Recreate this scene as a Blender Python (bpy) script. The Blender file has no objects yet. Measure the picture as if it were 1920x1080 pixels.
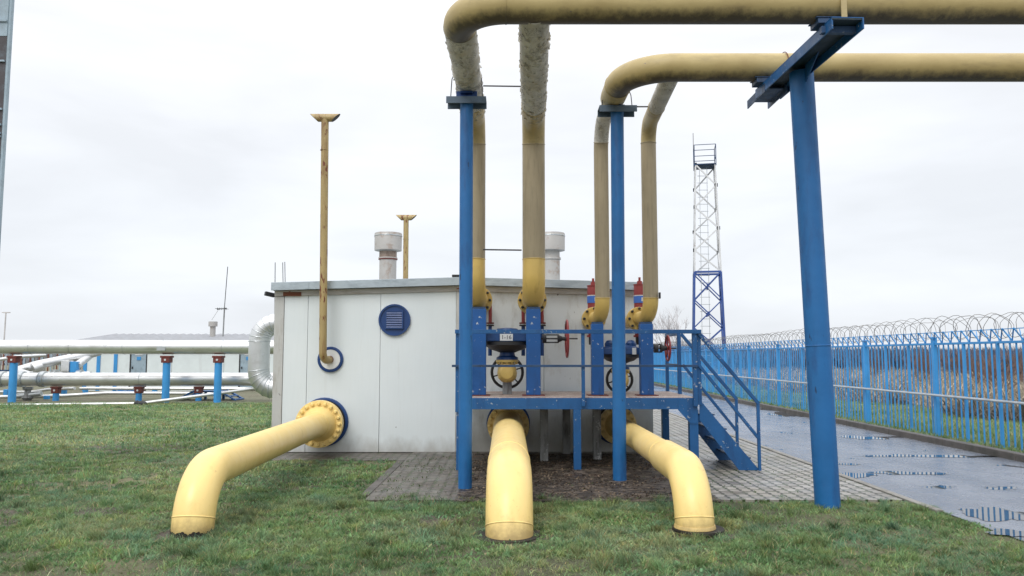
import bpy, math, random
import numpy as np
from mathutils import Vector, Matrix
random.seed(7); rng = np.random.default_rng(11)
S = bpy.context.scene
COL = S.collection
# ------------------------------------------------------------------ camera
F = 1460.0; EYE = 1.6; PITCH = math.atan(127/F)
cd = bpy.data.cameras.new('camera'); cam = bpy.data.objects.new('camera', cd); COL.objects.link(cam)
cd.sensor_width = 36; cd.lens = 36*F/1920; cd.clip_start = .1; cd.clip_end = 3000
cam.location = (0, 0, EYE); cam.rotation_euler = (math.radians(90)+PITCH, 0, 0)
S.camera = cam
S.view_settings.view_transform = 'Standard'; S.view_settings.look = 'None'
S.view_settings.exposure = 0.16; S.view_settings.gamma = 1.0
S.cycles.max_bounces = 6; S.cycles.diffuse_bounces = 3; S.cycles.glossy_bounces = 3
# ------------------------------------------------------------------ world
SUN_EL, SUN_AZ = 48, 205      # azimuth clockwise from +Y: behind the viewer, to the left
W = bpy.data.worlds.new('World'); S.world = W; W.use_nodes = True
wn = W.node_tree.nodes; wl = W.node_tree.links; wn.clear()
wo = wn.new('ShaderNodeOutputWorld'); b1 = wn.new('ShaderNodeBackground'); b2 = wn.new('ShaderNodeBackground')
sk = wn.new('ShaderNodeTexSky'); sk.sky_type = 'NISHITA'; sk.sun_disc = False
sk.sun_elevation = math.radians(SUN_EL); sk.sun_rotation = math.radians(SUN_AZ)
sk.air_density = 1; sk.dust_density = 4
wl.new(sk.outputs[0], b1.inputs[0]); b1.inputs[1].default_value = .12
tc = wn.new('ShaderNodeTexCoord'); sp = wn.new('ShaderNodeSeparateXYZ'); wl.new(tc.outputs['Generated'], sp.inputs[0])
rp = wn.new('ShaderNodeValToRGB'); wl.new(sp.outputs[2], rp.inputs[0])
e = rp.color_ramp.elements
e[0].position = 0; e[0].color = (.84, .875, .92, 1); e[1].position = 1; e[1].color = (2.0, 2.02, 2.08, 1)
x = e.new(.16); x.color = (.86, .895, .945, 1); x = e.new(.36); x.color = (.93, .95, .99, 1); x = e.new(.6); x.color = (1.55, 1.56, 1.6, 1)
mp = wn.new('ShaderNodeMapping'); mp.inputs['Scale'].default_value = (1.3, 1.3, 5.0); wl.new(tc.outputs['Generated'], mp.inputs[0])
nz = wn.new('ShaderNodeTexNoise'); nz.inputs['Scale'].default_value = 1.6; nz.inputs['Detail'].default_value = 5
nz.inputs['Roughness'].default_value = .5; nz.inputs['Distortion'].default_value = .3; wl.new(mp.outputs[0], nz.inputs['Vector'])
mr = wn.new('ShaderNodeMapRange'); mr.inputs[1].default_value = .38; mr.inputs[2].default_value = .62
mr.inputs[3].default_value = .91; mr.inputs[4].default_value = 1.05; wl.new(nz.outputs[0], mr.inputs[0])
mx = wn.new('ShaderNodeVectorMath'); mx.operation = 'SCALE'; wl.new(rp.outputs[0], mx.inputs[0]); wl.new(mr.outputs[0], mx.inputs['Scale'])
wl.new(mx.outputs[0], b2.inputs[0]); b2.inputs[1].default_value = 1.0
ms = wn.new('ShaderNodeMixShader'); ms.inputs[0].default_value = .95
wl.new(b1.outputs[0], ms.inputs[1]); wl.new(b2.outputs[0], ms.inputs[2]); wl.new(ms.outputs[0], wo.inputs[0])
# ------------------------------------------------------------------ sun
sd = bpy.data.lights.new('sun', 'SUN'); sun = bpy.data.objects.new('sun', sd); COL.objects.link(sun)
sd.energy = 1.25; sd.angle = math.radians(28); sd.color = (1, .975, .94)
az, el = math.radians(SUN_AZ), math.radians(SUN_EL)
tosun = Vector((math.sin(az)*math.cos(el), math.cos(az)*math.cos(el), math.sin(el)))
sun.rotation_euler = tosun.to_track_quat('Z', 'Y').to_euler(); sun.location = tosun*60
# ------------------------------------------------------------------ measuring helper: photo pixel at a known distance -> world point
def P(px, py, Y):
    u = (px-960)/F; v = (540-py)/F; c, s = math.cos(PITCH), math.sin(PITCH)
    k = Y/(c - v*s)
    return Vector((u*k, Y, EYE + (s + v*c)*k))
# ------------------------------------------------------------------ materials
class N:
    def __init__(s, name):
        s.m = bpy.data.materials.new(name); s.m.use_nodes = True; t = s.m.node_tree
        s.n = t.nodes; s.l = t.links; s.n.clear()
        s.out = s.n.new('ShaderNodeOutputMaterial'); s.b = s.n.new('ShaderNodeBsdfPrincipled'); s.l.new(s.b.outputs[0], s.out.inputs[0])
        s.tc = s.n.new('ShaderNodeTexCoord')
    def noise(s, scale, detail=4, rough=.55, stretch=None, dist=0, coord='Object'):
        v = s.tc.outputs[coord]
        if stretch:
            mp = s.n.new('ShaderNodeMapping'); mp.inputs['Scale'].default_value = stretch; s.l.new(v, mp.inputs[0]); v = mp.outputs[0]
        t = s.n.new('ShaderNodeTexNoise'); t.inputs['Scale'].default_value = scale; t.inputs['Detail'].default_value = detail
        t.inputs['Roughness'].default_value = rough; t.inputs['Distortion'].default_value = dist; s.l.new(v, t.inputs['Vector']); return t.outputs[0]
    def ramp(s, fac, a, b, lo=0, hi=1):
        r = s.n.new('ShaderNodeMapRange'); r.inputs[1].default_value = a; r.inputs[2].default_value = b
        r.inputs[3].default_value = lo; r.inputs[4].default_value = hi; s.l.new(fac, r.inputs[0]); return r.outputs[0]
    def mix(s, fac, a, b, mode='MIX'):
        m = s.n.new('ShaderNodeMix'); m.data_type = 'RGBA'; m.blend_type = mode
        for i, v in ((0, fac), (6, a), (7, b)):
            if hasattr(v, 'links'): s.l.new(v, m.inputs[i])
            elif i == 0: m.inputs[0].default_value = v
            else: m.inputs[i].default_value = (*v, 1)
        return m.outputs[2]
    def math(s, op, a, b=0):
        m = s.n.new('ShaderNodeMath'); m.operation = op
        for i, v in ((0, a), (1, b)):
            if hasattr(v, 'links'): s.l.new(v, m.inputs[i])
            else: m.inputs[i].default_value = v
        return m.outputs[0]
    def col(s, v): 
        if hasattr(v, 'links'): s.l.new(v, s.b.inputs['Base Color'])
        else: s.b.inputs['Base Color'].default_value = (*v, 1)
    def rough(s, v):
        if hasattr(v, 'links'): s.l.new(v, s.b.inputs['Roughness'])
        else: s.b.inputs['Roughness'].default_value = v
    def bump(s, h, dist=.01, strength=.5):
        b = s.n.new('ShaderNodeBump'); b.inputs['Distance'].default_value = dist; b.inputs['Strength'].default_value = strength
        s.l.new(h, b.inputs['Height']); s.l.new(b.outputs[0], s.b.inputs['Normal'])
def sc3(c, k): return tuple(x*k for x in c)
def paint(name, base, rough=.45, var=.12, grime=None, ga=(.55, .7), gscale=6, gstretch=(1, 1, .25), chip=None, ca=(.66, .70), cscale=30, bump=.002, metal=0, cstretch=None):
    n = N(name)
    c = n.mix(n.ramp(n.noise(2.3, 5), .3, .7), sc3(base, 1-var), sc3(base, 1+var))
    if grime: c = n.mix(n.ramp(n.noise(gscale, 6, .65, gstretch), ga[0], ga[1], 0, .85), c, grime)
    r = n.ramp(n.noise(9, 4), .3, .7, rough-.08, rough+.1)
    h = n.noise(25, 4)
    if chip:
        big = n.noise(3.1, 3)
        f = n.math('ADD', n.noise(cscale, 5, .6, cstretch), n.math('MULTIPLY', big, .35))
        msk = n.ramp(f, ca[0]+.16, ca[1]+.16)
        c = n.mix(msk, c, chip); h = n.math('SUBTRACT', h, n.math('MULTIPLY', msk, .8))
    n.col(c); n.rough(r); n.b.inputs['Metallic'].default_value = metal
    n.bump(h, bump, .5); return n.m
M = {}
def yellowpipe():
    n = N('yellow_paint')
    c = n.mix(n.ramp(n.noise(1.6, 5), .3, .7), (.79, .575, .205), (.83, .63, .255))
    c = n.mix(n.ramp(n.noise(6, 6, .65, (1.5, 1.5, .5)), .55, .8, 0, .5), c, (.60, .40, .13))
    s = n.n.new('ShaderNodeSeparateXYZ'); n.l.new(n.tc.outputs['Object'], s.inputs[0])
    zz = n.math('ADD', s.outputs[2], n.math('MULTIPLY', n.noise(9, 6, .7), -.32))
    c = n.mix(n.ramp(zz, -.13, .02, .75, 0), c, (.30, .21, .09))           # mud splashed up from the lawn
    c = n.mix(n.ramp(n.noise(34, 4, .6), .66, .72, 0, .35), c, (.45, .30, .10))
    k = n.ramp(n.noise(12, 5, .6), .755, .765); c = n.mix(k, c, (.33, .05, .02))
    n.col(c); n.rough(n.ramp(n.noise(7, 5), .3, .7, .28, .46)); n.bump(n.math('ADD', n.noise(5, 3), n.math('MULTIPLY', n.noise(60, 3), .12)), .008, .5); return n.m
M['yellow'] = yellowpipe()
M['yellow2'] = paint('yellow_paint_elbow', (.60, .42, .12), .4, .08, (.40, .26, .07), (.55, .75), 5, bump=.003)
M['tan'] = paint('weathered_tan_paint', (.42, .335, .165), .5, .12, (.20, .155, .08), (.5, .75), 3.5, (.35, 1, 1), chip=(.09, .07, .08), ca=(.70, .715), cscale=11, bump=.005)
M['dull'] = paint('dull_beige_paint', (.315, .26, .165), .55, .08, (.22, .18, .11), (.5, .75), 7, (4, 4, .35), bump=.003)
def peeling():
    n = N('peeling_paint')
    a = n.noise(5, 8, .7, (1, .6, 1), .9); c = n.mix(n.ramp(a, .35, .6), (.42, .40, .35), (.60, .585, .54))
    c = n.mix(n.ramp(n.noise(2.2, 4), .5, .7, 0, .6), c, (.40, .34, .21))
    rg = n.math('ABSOLUTE', n.math('SUBTRACT', n.noise(8, 7, .72, (1, .45, 1), 1.6), .5)); crack = n.ramp(rg, .0, .022, 1, 0)
    k = n.math('MULTIPLY', crack, n.ramp(n.noise(3.3, 3), .42, .58)); k2 = n.ramp(n.noise(24, 6, .7, (1, .6, 1), .6), .62, .65)
    k = n.math('MAXIMUM', k, n.math('MULTIPLY', k2, .8)); c = n.mix(k, c, (.085, .07, .05))
    n.col(c); n.rough(.7); n.bump(n.math('SUBTRACT', n.math('MULTIPLY', a, .6), n.math('MULTIPLY', k, .5)), .006, .6); return n.m
M['peel'] = peeling()
def header_mat():
    # weathered tan paint with a ragged soot and mould belt along the drip side of the pipe
    n = N('header_paint')
    base = n.mix(n.ramp(n.noise(1.7, 5), .3, .7), (.36, .272, .112), (.47, .37, .165))
    c = n.mix(n.ramp(n.noise(5, 6, .65, (.3, 1, 1)), .55, .75, 0, .7), base, (.25, .19, .09))
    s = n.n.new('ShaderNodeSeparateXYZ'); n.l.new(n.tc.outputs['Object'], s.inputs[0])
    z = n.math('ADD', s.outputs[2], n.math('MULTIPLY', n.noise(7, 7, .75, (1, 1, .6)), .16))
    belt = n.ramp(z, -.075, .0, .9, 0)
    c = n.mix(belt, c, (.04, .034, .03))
    chip = n.ramp(n.noise(7, 5, .6, (.8, 1, 1)), .71, .72); c = n.mix(chip, c, (.11, .09, .12))
    n.col(c); n.rough(.5); n.bump(n.noise(12, 5), .006, .5); return n.m
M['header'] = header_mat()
M['blue'] = paint('blue_steel_paint', (.009, .088, .25), .42, .16, (.006, .035, .12), (.52, .75), 4, (1, 1, .3), chip=(.30, .35, .40), ca=(.675, .69), cscale=22, bump=.004)
M['bluecol'] = paint('blue_column_paint', (.007, .112, .315), .5, .10, (.008, .06, .19), (.52, .72), 3.5, (1.6, 1.6, .35), chip=(.006, .03, .09), ca=(.69, .71), cscale=9, bump=.004, cstretch=(1.4, 1.4, .35))
M['bluedark'] = paint('dark_blue_steel', (.018, .055, .13), .5, .2, (.01, .02, .04), (.5, .7), 5, (1, 1, 1), chip=(.16, .2, .26), ca=(.69, .71), cscale=20, bump=.004)
M['bluepost'] = paint('blue_post_paint', (.005, .078, .27), .45, .12, (.005, .03, .11), (.55, .75), 4, (1, 1, .3), chip=(.38, .42, .46), ca=(.69, .70), cscale=17, bump=.004)
M['fence'] = paint('fence_blue_paint', (.04, .27, .60), .45, .1, (.03, .13, .32), (.55, .75), 5, bump=.002)
M['navy'] = paint('navy_paint', (.008, .045, .17), .4, .15, bump=.002)
M['navy2'] = paint('regulator_blue', (.008, .05, .17), .35, .15, (.004, .02, .07), (.5, .7), 5, (1, 1, .5), bump=.003)
M['umber'] = paint('dark_infill', (.05, .045, .05), .5, .2, (.09, .11, .13), (.5, .7), 6, (1, 1, 1), bump=.002)
M['capsteel'] = paint('cap_steel', (.085, .125, .175), .5, .15, (.03, .05, .07), (.5, .7), 6, (1, 1, 1), bump=.003)
M['grime'] = paint('grimy_underside', (.012, .03, .045), .55, .3, (.05, .06, .05), (.6, .75), 7, (1, 1, 1), bump=.004)
M['black'] = paint('black_iron', (.02, .02, .022), .5, .3, bump=.004)
M['red'] = paint('red_paint', (.26, .035, .035), .45, .15, (.18, .02, .02), (.5, .7), 6, bump=.002)
M['redbrown'] = paint('red_oxide', (.13, .025, .02), .6, .2, (.1, .03, .02), (.5, .7), 6, bump=.003)
M['steel'] = paint('galvanised_sheet', (.50, .53, .54), .33, .08, (.33, .35, .36), (.5, .75), 5, (1, 1, 1), metal=.7, bump=.002)
M['foil'] = paint('insulation_jacket', (.66, .67, .67), .34, .06, (.45, .44, .41), (.55, .75), 2.5, (.3, 1, 1), metal=.8, bump=.006)
M['bluegrey'] = paint('blue_grey_sheet', (.30, .39, .45), .45, .1, (.2, .25, .28), (.5, .7), 4, (1, 1, 1), bump=.003)
M['galv'] = paint('fascia_sheet', (.40, .46, .50), .38, .12, (.24, .28, .31), (.5, .7), 3, (1, 1, 3), metal=.35, bump=.006)
M['white'] = paint('white_paint', (.74, .76, .76), .4, .05, (.5, .47, .42), (.6, .8), 4, bump=.002)
M['whitefar'] = paint('pale_cladding', (.66, .72, .72), .45, .05, (.5, .52, .52), (.6, .8), 2, bump=.002)
M['trim'] = paint('old_trim', (.46, .45, .43), .55, .1, (.30, .27, .23), (.5, .7), 6, (.5, 1, 3), chip=(.25, .07, .03), ca=(.69, .71), cscale=5, bump=.004, cstretch=(1, 1, 2))
M['cornertrim'] = paint('corner_flashing', (.47, .475, .46), .5, .06, (.33, .31, .27), (.5, .7), 5, (2, 2, .4), chip=(.12, .11, .10), ca=(.70, .71), cscale=9, bump=.003)
M['greypost'] = paint('weathered_grey_post', (.24, .25, .25), .6, .2, (.07, .065, .06), (.48, .66), 5, (2, 2, .4), chip=(.5, .5, .5), ca=(.68, .70), cscale=15, bump=.005)
M['rustpipe'] = paint('rusting_tan_pipe', (.36, .27, .115), .5, .1, (.2, .11, .04), (.5, .7), 5, (2, 2, .3), chip=(.14, .035, .012), ca=(.60, .63), cscale=14, bump=.005, cstretch=(1, 1, .35))
M['stack'] = paint('zinc_stack', (.41, .395, .375), .5, .08, (.30, .22, .17), (.55, .68), 5, (1, 1, 1), metal=.2, bump=.003)
M['rust'] = paint('rust', (.16, .055, .03), .8, .3, bump=.006)
M['sealant'] = paint('bitumen', (.015, .012, .01), .7, .3, bump=.01)
M['concrete'] = paint('kerb_concrete', (.23, .22, .20), .6, .15, (.10, .095, .08), (.45, .7), 5, (1, 1, 1), bump=.01)
M['kerbdark'] = paint('damp_kerb', (.085, .075, .068), .55, .25, (.04, .04, .03), (.45, .7), 4, (1, 1, 1), bump=.01)
M['wire'] = paint('razor_wire_steel', (.20, .19, .18), .5, .2, metal=.5, bump=0)
M['bark'] = paint('bark', (.13, .10, .085), .85, .3, bump=.003)
M['twig'] = paint('bare_twigs', (.17, .11, .09), .85, .35, bump=0)
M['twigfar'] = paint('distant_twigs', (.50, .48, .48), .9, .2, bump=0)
M['towerwhite'] = paint('tower_white', (.60, .61, .62), .5, .1, (.25, .2, .17), (.6, .7), 1, (1, 1, 1), bump=0)
M['towerblue'] = paint('tower_blue', (.03, .075, .27), .5, .1, bump=0)
M['sign'] = paint('sign_white', (.58, .6, .61), .4, .03, bump=0)
M['signblue'] = paint('sign_blue', (.05, .16, .55), .4, .03, bump=0)
M['ink'] = paint('ink', (.03, .03, .04), .6, .03, bump=0)
M['slate'] = paint('corrugated_roofing', (.27, .28, .30), .7, .1, (.25, .25, .26), (.5, .7), 2, (1, 1, 1), bump=.002)
def wall_mat():
    n = N('sandwich_panel')
    c = n.mix(n.ramp(n.noise(.9, 4), .3, .7), (.65, .71, .73), (.71, .76, .775))
    c = n.mix(n.ramp(n.noise(26, 3, .5, (1, 1, .06)), .45, .75, 0, .12), c, (.58, .61, .61))
    streak = n.ramp(n.noise(5, 5, .6, (1, 1, .07)), .62, .8, 0, .3); c = n.mix(streak, c, (.42, .41, .38))
    s = n.n.new('ShaderNodeSeparateXYZ'); n.l.new(n.tc.outputs['Object'], s.inputs[0])
    zz = n.math('ADD', s.outputs[2], n.math('MULTIPLY', n.noise(5, 5, .6, (1, 1, .5)), -.45))
    c = n.mix(n.ramp(zz, -.2, .05, .6, 0), c, (.30, .285, .25))       # splash dirt above the ground
    k = n.ramp(n.noise(13, 4, .6, (1, 1, .8)), .735, .745); c = n.mix(k, c, (.2, .2, .19))
    n.col(c); n.rough(.4); n.bump(n.noise(3, 2), .004, .4); return n.m
M['wall'] = wall_mat()
def wall_dirty_shaded():  # scuffs and dirt over a base toned down for the shaded right wall
    n = N('sandwich_panel_scuffed_shaded')
    c = n.mix(n.ramp(n.noise(.9, 4), .3, .7), (.56, .60, .61), (.65, .685, .69))
    c = n.mix(n.ramp(n.noise(7, 6, .65, (1, 1, .35)), .52, .72, 0, .6), c, (.38, .375, .34))
    k = n.ramp(n.noise(9, 4, .6, (1.3, 1, .5), .5), .70, .715); c = n.mix(k, c, (.16, .155, .15))
    s = n.n.new('ShaderNodeSeparateXYZ'); n.l.new(n.tc.outputs['Object'], s.inputs[0])
    zz = n.math('ADD', s.outputs[2], n.math('MULTIPLY', n.noise(5, 5, .6, (1, 1, .5)), -.5))
    c = n.mix(n.ramp(zz, -.1, .35, .7, 0), c, (.25, .235, .20))
    n.col(c); n.rough(.45); n.bump(n.noise(3, 2), .004, .4); return n.m
M['wall2'] = wall_dirty_shaded()
def ground_mat():
    n = N('lawn_soil'); co = 'Object'
    a = n.noise(.35, 5, .6, coord=co); b = n.noise(6, 6, .7, coord=co)
    sy = n.n.new('ShaderNodeSeparateXYZ'); n.l.new(n.tc.outputs['Object'], sy.inputs[0])
    c = n.mix(n.ramp(sy.outputs[1], 10, 17), n.mix(n.ramp(b, .35, .65), (.06, .055, .035), (.10, .115, .055)), n.mix(n.ramp(b, .3, .7), (.095, .13, .055), (.17, .21, .10)))
    c = n.mix(n.ramp(a, .48, .62, 0, .75), c, (.20, .175, .10))
    c = n.mix(n.ramp(n.noise(1.3, 5, .7), .60, .68, 0, .8), c, (.09, .07, .05))
    s = n.n.new('ShaderNodeSeparateXYZ'); n.l.new(n.tc.outputs['Object'], s.inputs[0])
    far = n.ramp(n.math('ADD', s.outputs[1], n.math('MULTIPLY', a, 5)), 26, 31, 0, .75)
    c = n.mix(far, c, n.mix(n.ramp(b, .35, .65), (.10, .09, .065), (.19, .175, .13)))
    n.col(c); n.rough(.9); n.bump(n.noise(45, 6, .7), .03, .9); return n.m
M['ground'] = ground_mat()
def asphalt():
    n = N('wet_asphalt')
    a = n.noise(.8, 4, .6, (1, .45, 1)); f = n.noise(140, 3, .6)
    c = n.mix(n.ramp(f, .3, .7), (.15, .165, .195), (.225, .24, .275))
    c = n.mix(n.ramp(a, .4, .6), c, (.125, .14, .17))
    pud = n.ramp(n.noise(1.25, 6, .6, (1, .8, 1), .5), .625, .645)
    c = n.mix(pud, c, (.03, .036, .045))
    r = n.mix(pud, n.mix(n.ramp(n.noise(2.5, 5), .35, .65), (.18,)*3, (.34,)*3), (.02,)*3)
    n.col(c); n.l.new(r, n.b.inputs['Roughness'])
    h = n.math('MULTIPLY', n.math('ADD', f, n.math('MULTIPLY', n.noise(9, 4), .6)), n.math('SUBTRACT', 1, pud))
    n.bump(h, .0035, .55); return n.m
M['asphalt'] = asphalt()
def pavers():
    n = N('interlocking_pavers')
    s = n.n.new('ShaderNodeSeparateXYZ'); n.l.new(n.tc.outputs['Object'], s.inputs[0])
    # saw-tooth offset: the zig-zag long edges of interlocking blocks
    pp = n.n.new('ShaderNodeMath'); pp.operation = 'PINGPONG'; n.l.new(s.outputs[0], pp.inputs[0]); pp.inputs[1].default_value = .0575
    pq = n.n.new('ShaderNodeMath'); pq.operation = 'PINGPONG'; n.l.new(s.outputs[1], pq.inputs[0]); pq.inputs[1].default_value = .06
    y2 = s.outputs[1]; x2 = n.math('ADD', s.outputs[0], n.math('MULTIPLY', pq.outputs[0], .5))
    cb = n.n.new('ShaderNodeCombineXYZ'); n.l.new(y2, cb.inputs[0]); n.l.new(x2, cb.inputs[1])
    br = n.n.new('ShaderNodeTexBrick'); n.l.new(cb.outputs[0], br.inputs['Vector']); br.offset = .5
    br.inputs['Scale'].default_value = 1; br.inputs['Brick Width'].default_value = .24; br.inputs['Row Height'].default_value = .135
    br.inputs['Mortar Size'].default_value = .017; br.inputs['Mortar Smooth'].default_value = .35; br.inputs['Bias'].default_value = 0
    br.inputs['Color1'].default_value = (.22, .21, .195, 1); br.inputs['Color2'].default_value = (.33, .315, .29, 1)
    br.inputs['Mortar'].default_value = (.022, .024, .014, 1)
    c = n.mix(n.ramp(n.noise(1.2, 5), .35, .65), br.outputs['Color'], (.75, .72, .66), 'MULTIPLY')
    dirt = n.ramp(n.math('ADD', n.noise(2.2, 6, .65), n.ramp(s.outputs[0], 1.2, 3.2, .27, -.05)), .53, .66, 0, .85)
    c = n.mix(dirt, c, n.mix(n.ramp(n.noise(14, 5), .4, .6), (.04, .033, .027), (.10, .080, .063)))
    moss = n.ramp(n.math('ADD', n.noise(5, 6, .7), n.math('MULTIPLY', br.outputs['Fac'], .16)), .64, .70, 0, .75)
    c = n.mix(moss, c, (.045, .075, .02))
    n.col(c); n.rough(n.ramp(n.noise(2, 4), .35, .65, .28, .55))
    n.bump(n.math('SUBTRACT', n.math('MULTIPLY', n.noise(40, 4), .25), br.outputs['Fac']), .02, 1); return n.m
M['pavers'] = pavers()
def slab():
    n = N('wet_littered_concrete')
    a = n.noise(2.5, 6, .7); b = n.noise(7, 8, .78, (.7, 1.3, 1), 1.5); g = n.noise(38, 5, .7)
    c = n.mix(n.ramp(a, .35, .65), (.085, .066, .05), (.17, .135, .105))
    c = n.mix(n.ramp(b, .46, .50), c, (.02, .015, .012)); c = n.mix(n.ramp(g, .60, .66), c, (.24, .20, .155))
    c = n.mix(n.ramp(n.noise(1.1, 3), .6, .7, 0, .5), c, (.15, .065, .04))
    n.col(c); n.rough(n.ramp(a, .35, .65, .3, .7)); n.b.inputs['Specular IOR Level'].default_value = .35; n.bump(n.math('ADD', b, n.math('MULTIPLY', g, .6)), .018, 1); return n.m
M['slab'] = slab()
def deckmat():
    n = N('grating_deck')
    v = n.n.new('ShaderNodeTexVoronoi'); v.inputs['Scale'].default_value = 24; v.feature = 'DISTANCE_TO_EDGE'; n.l.new(n.tc.outputs['Object'], v.inputs['Vector'])
    c = n.mix(n.ramp(n.noise(3, 6, .7), .4, .6), (.36, .28, .24), (.55, .48, .43))
    c = n.mix(n.ramp(n.noise(11, 5, .7), .55, .64), c, (.13, .06, .04))
    c = n.mix(n.ramp(v.outputs[0], .03, .09, .0, .55), c, (.16, .10, .08))
    n.col(c); n.rough(.6); n.bump(v.outputs[0], .01, .6); return n.m
M['deck'] = deckmat()
def attrmat(name, rough=.7, trans=.0, spec=.3):
    n = N(name); a = n.n.new('ShaderNodeAttribute'); a.attribute_name = 'Col'; n.l.new(a.outputs[0], n.b.inputs['Base Color'])
    n.b.inputs['Roughness'].default_value = rough; n.b.inputs['Specular IOR Level'].default_value = spec
    if trans:
        t = n.n.new('ShaderNodeBsdfTranslucent'); n.l.new(a.outputs[0], t.inputs[0]); m = n.n.new('ShaderNodeMixShader'); m.inputs[0].default_value = trans
        n.l.new(n.b.outputs[0], m.inputs[1]); n.l.new(t.outputs[0], m.inputs[2]); n.l.new(m.outputs[0], n.out.inputs[0])
    return n.m
M['blade'] = attrmat('grass_blades', .6, .3, .35); M['reed'] = attrmat('reed_stems', .8, .2, .2); M['brush'] = attrmat('brush_twigs', .9, 0, .1)
# ------------------------------------------------------------------ mesh helpers
def frame(d):
    d = Vector(d).normalized(); up = Vector((0, 0, 1)) if abs(d.z) < .9 else Vector((0, 1, 0))
    a = d.cross(up).normalized(); return a, a.cross(d).normalized()
class MB:
    def __init__(s): s.v = []; s.f = []
    def add(s, vs, fs):
        o = len(s.v); s.v += [Vector(p) for p in vs]; s.f += [tuple(i+o for i in f) for f in fs]; return s
    def box(s, lo, hi):
        x0, y0, z0 = lo; x1, y1, z1 = hi
        return s.add([(x0,y0,z0),(x1,y0,z0),(x1,y1,z0),(x0,y1,z0),(x0,y0,z1),(x1,y0,z1),(x1,y1,z1),(x0,y1,z1)],
                     [(0,3,2,1),(4,5,6,7),(0,1,5,4),(1,2,6,5),(2,3,7,6),(3,0,4,7)])
    def bar(s, a, b, w, h=None, up=None):
        a, b = Vector(a), Vector(b); h = h or w; d = (b-a).normalized()
        if up: r = d.cross(Vector(up)).normalized(); u = r.cross(d)
        else: r, u = frame(d)
        q = [r*(sx*w/2)+u*(sy*h/2) for sx, sy in ((-1,-1),(1,-1),(1,1),(-1,1))]
        return s.add([a+p for p in q]+[b+p for p in q], [(0,3,2,1),(4,5,6,7),(0,1,5,4),(1,2,6,5),(2,3,7,6),(3,0,4,7)])
    def tube(s, pts, r, n=20, cap=True):
        pts = [Vector(p) for p in pts]; m = len(pts); rs = r if isinstance(r, (list, tuple)) else [r]*m
        o = len(s.v); a = None
        for i, p in enumerate(pts):
            d = ((pts[min(i+1, m-1)]-p).normalized() + (p-pts[max(i-1, 0)]).normalized())
            d = d.normalized() if d.length > 1e-6 else (pts[i+1]-p).normalized()
            if a is None: a, _ = frame(d)
            else: a = (a - d*a.dot(d)).normalized()
            b = a.cross(d)
            for k in range(n):
                t = 2*math.pi*k/n; s.v.append(p + (a*math.cos(t)+b*math.sin(t))*rs[i])
        for i in range(m-1):
            for k in range(n):
                k2 = (k+1) % n; s.f.append((o+i*n+k, o+i*n+k2, o+(i+1)*n+k2, o+(i+1)*n+k))
        if cap: s.f.append(tuple(o+k for k in range(n))[::-1]); s.f.append(tuple(o+(m-1)*n+k for k in range(n)))
        return s
    def disc(s, c, d, r, t, n=28):      # a thick disc, centre c, axis d
        d = Vector(d).normalized(); c = Vector(c); return s.tube([c-d*t/2, c+d*t/2], r, n)
    def lathe(s, c, d, prof, n=28):     # profile [(distance along axis, radius)]
        d = Vector(d).normalized(); c = Vector(c); pts = [c+d*a for a, _ in prof]
        o = len(s.v); a, b = frame(d)
        for (h, r), p in zip(prof, pts):
            for k in range(n):
                t = 2*math.pi*k/n; s.v.append(p+(a*math.cos(t)+b*math.sin(t))*max(r, 1e-4))
        for i in range(len(prof)-1):
            for k in range(n):
                k2 = (k+1) % n; s.f.append((o+i*n+k, o+i*n+k2, o+(i+1)*n+k2, o+(i+1)*n+k))
        s.f.append(tuple(o+k for k in range(n))[::-1]); s.f.append(tuple(o+(len(prof)-1)*n+k for k in range(n)))
        return s
    def torus(s, c, d, R, r, n=36, k=8):
        a, b = frame(d); c = Vector(c); d = Vector(d).normalized(); o = len(s.v)
        for i in range(n):
            t = 2*math.pi*i/n; q = a*math.cos(t)+b*math.sin(t)
            for j in range(k):
                u = 2*math.pi*j/k; s.v.append(c+q*(R+r*math.cos(u))+d*r*math.sin(u))
        for i in range(n):
            for j in range(k):
                i2, j2 = (i+1) % n, (j+1) % k; s.f.append((o+i*k+j, o+i*k+j2, o+i2*k+j2, o+i2*k+j))
        return s
    def prism(s, poly, ext):            # planar polygon (3D points) extruded by a vector
        n = len(poly); ext = Vector(ext); vs = [Vector(p) for p in poly]; vs += [p+ext for p in vs]
        return s.add(vs, [tuple(range(n))[::-1], tuple(range(n, 2*n))]+[(i, (i+1) % n, n+(i+1) % n, n+i) for i in range(n)])
    def build(s, name, mat, parent=None, bevel=0, origin=None, ang=35):
        if parent is not None: org = Vector(parent['_o'])
        elif origin is not None: org = Vector(origin)
        else:
            xs = [v.x for v in s.v]; ys = [v.y for v in s.v]; org = Vector(((min(xs)+max(xs))/2, (min(ys)+max(ys))/2, min(v.z for v in s.v)))
        me = bpy.data.meshes.new(name); me.from_pydata([v-org for v in s.v], [], s.f); me.update()
        import bmesh
        bm = bmesh.new(); bm.from_mesh(me); bmesh.ops.recalc_face_normals(bm, faces=bm.faces[:]); bm.to_mesh(me); bm.free()
        for p in me.polygons: p.use_smooth = True
        me.set_sharp_from_angle(angle=math.radians(ang)); me.materials.append(M[mat])
        o = bpy.data.objects.new(name, me); COL.objects.link(o)
        if parent is not None: o.parent = parent
        else: o.location = org
        o['_o'] = tuple(org)
        if bevel:
            b = o.modifiers.new('bevel', 'BEVEL'); b.width = bevel; b.segments = 2; b.limit_method = 'ANGLE'; b.harden_normals = False
        return o
def tag(o, label=None, cat=None, group=None, kind=None):
    for k, v in (('label', label), ('category', cat), ('group', group), ('kind', kind)):
        if v: o[k] = v
    return o
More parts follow.
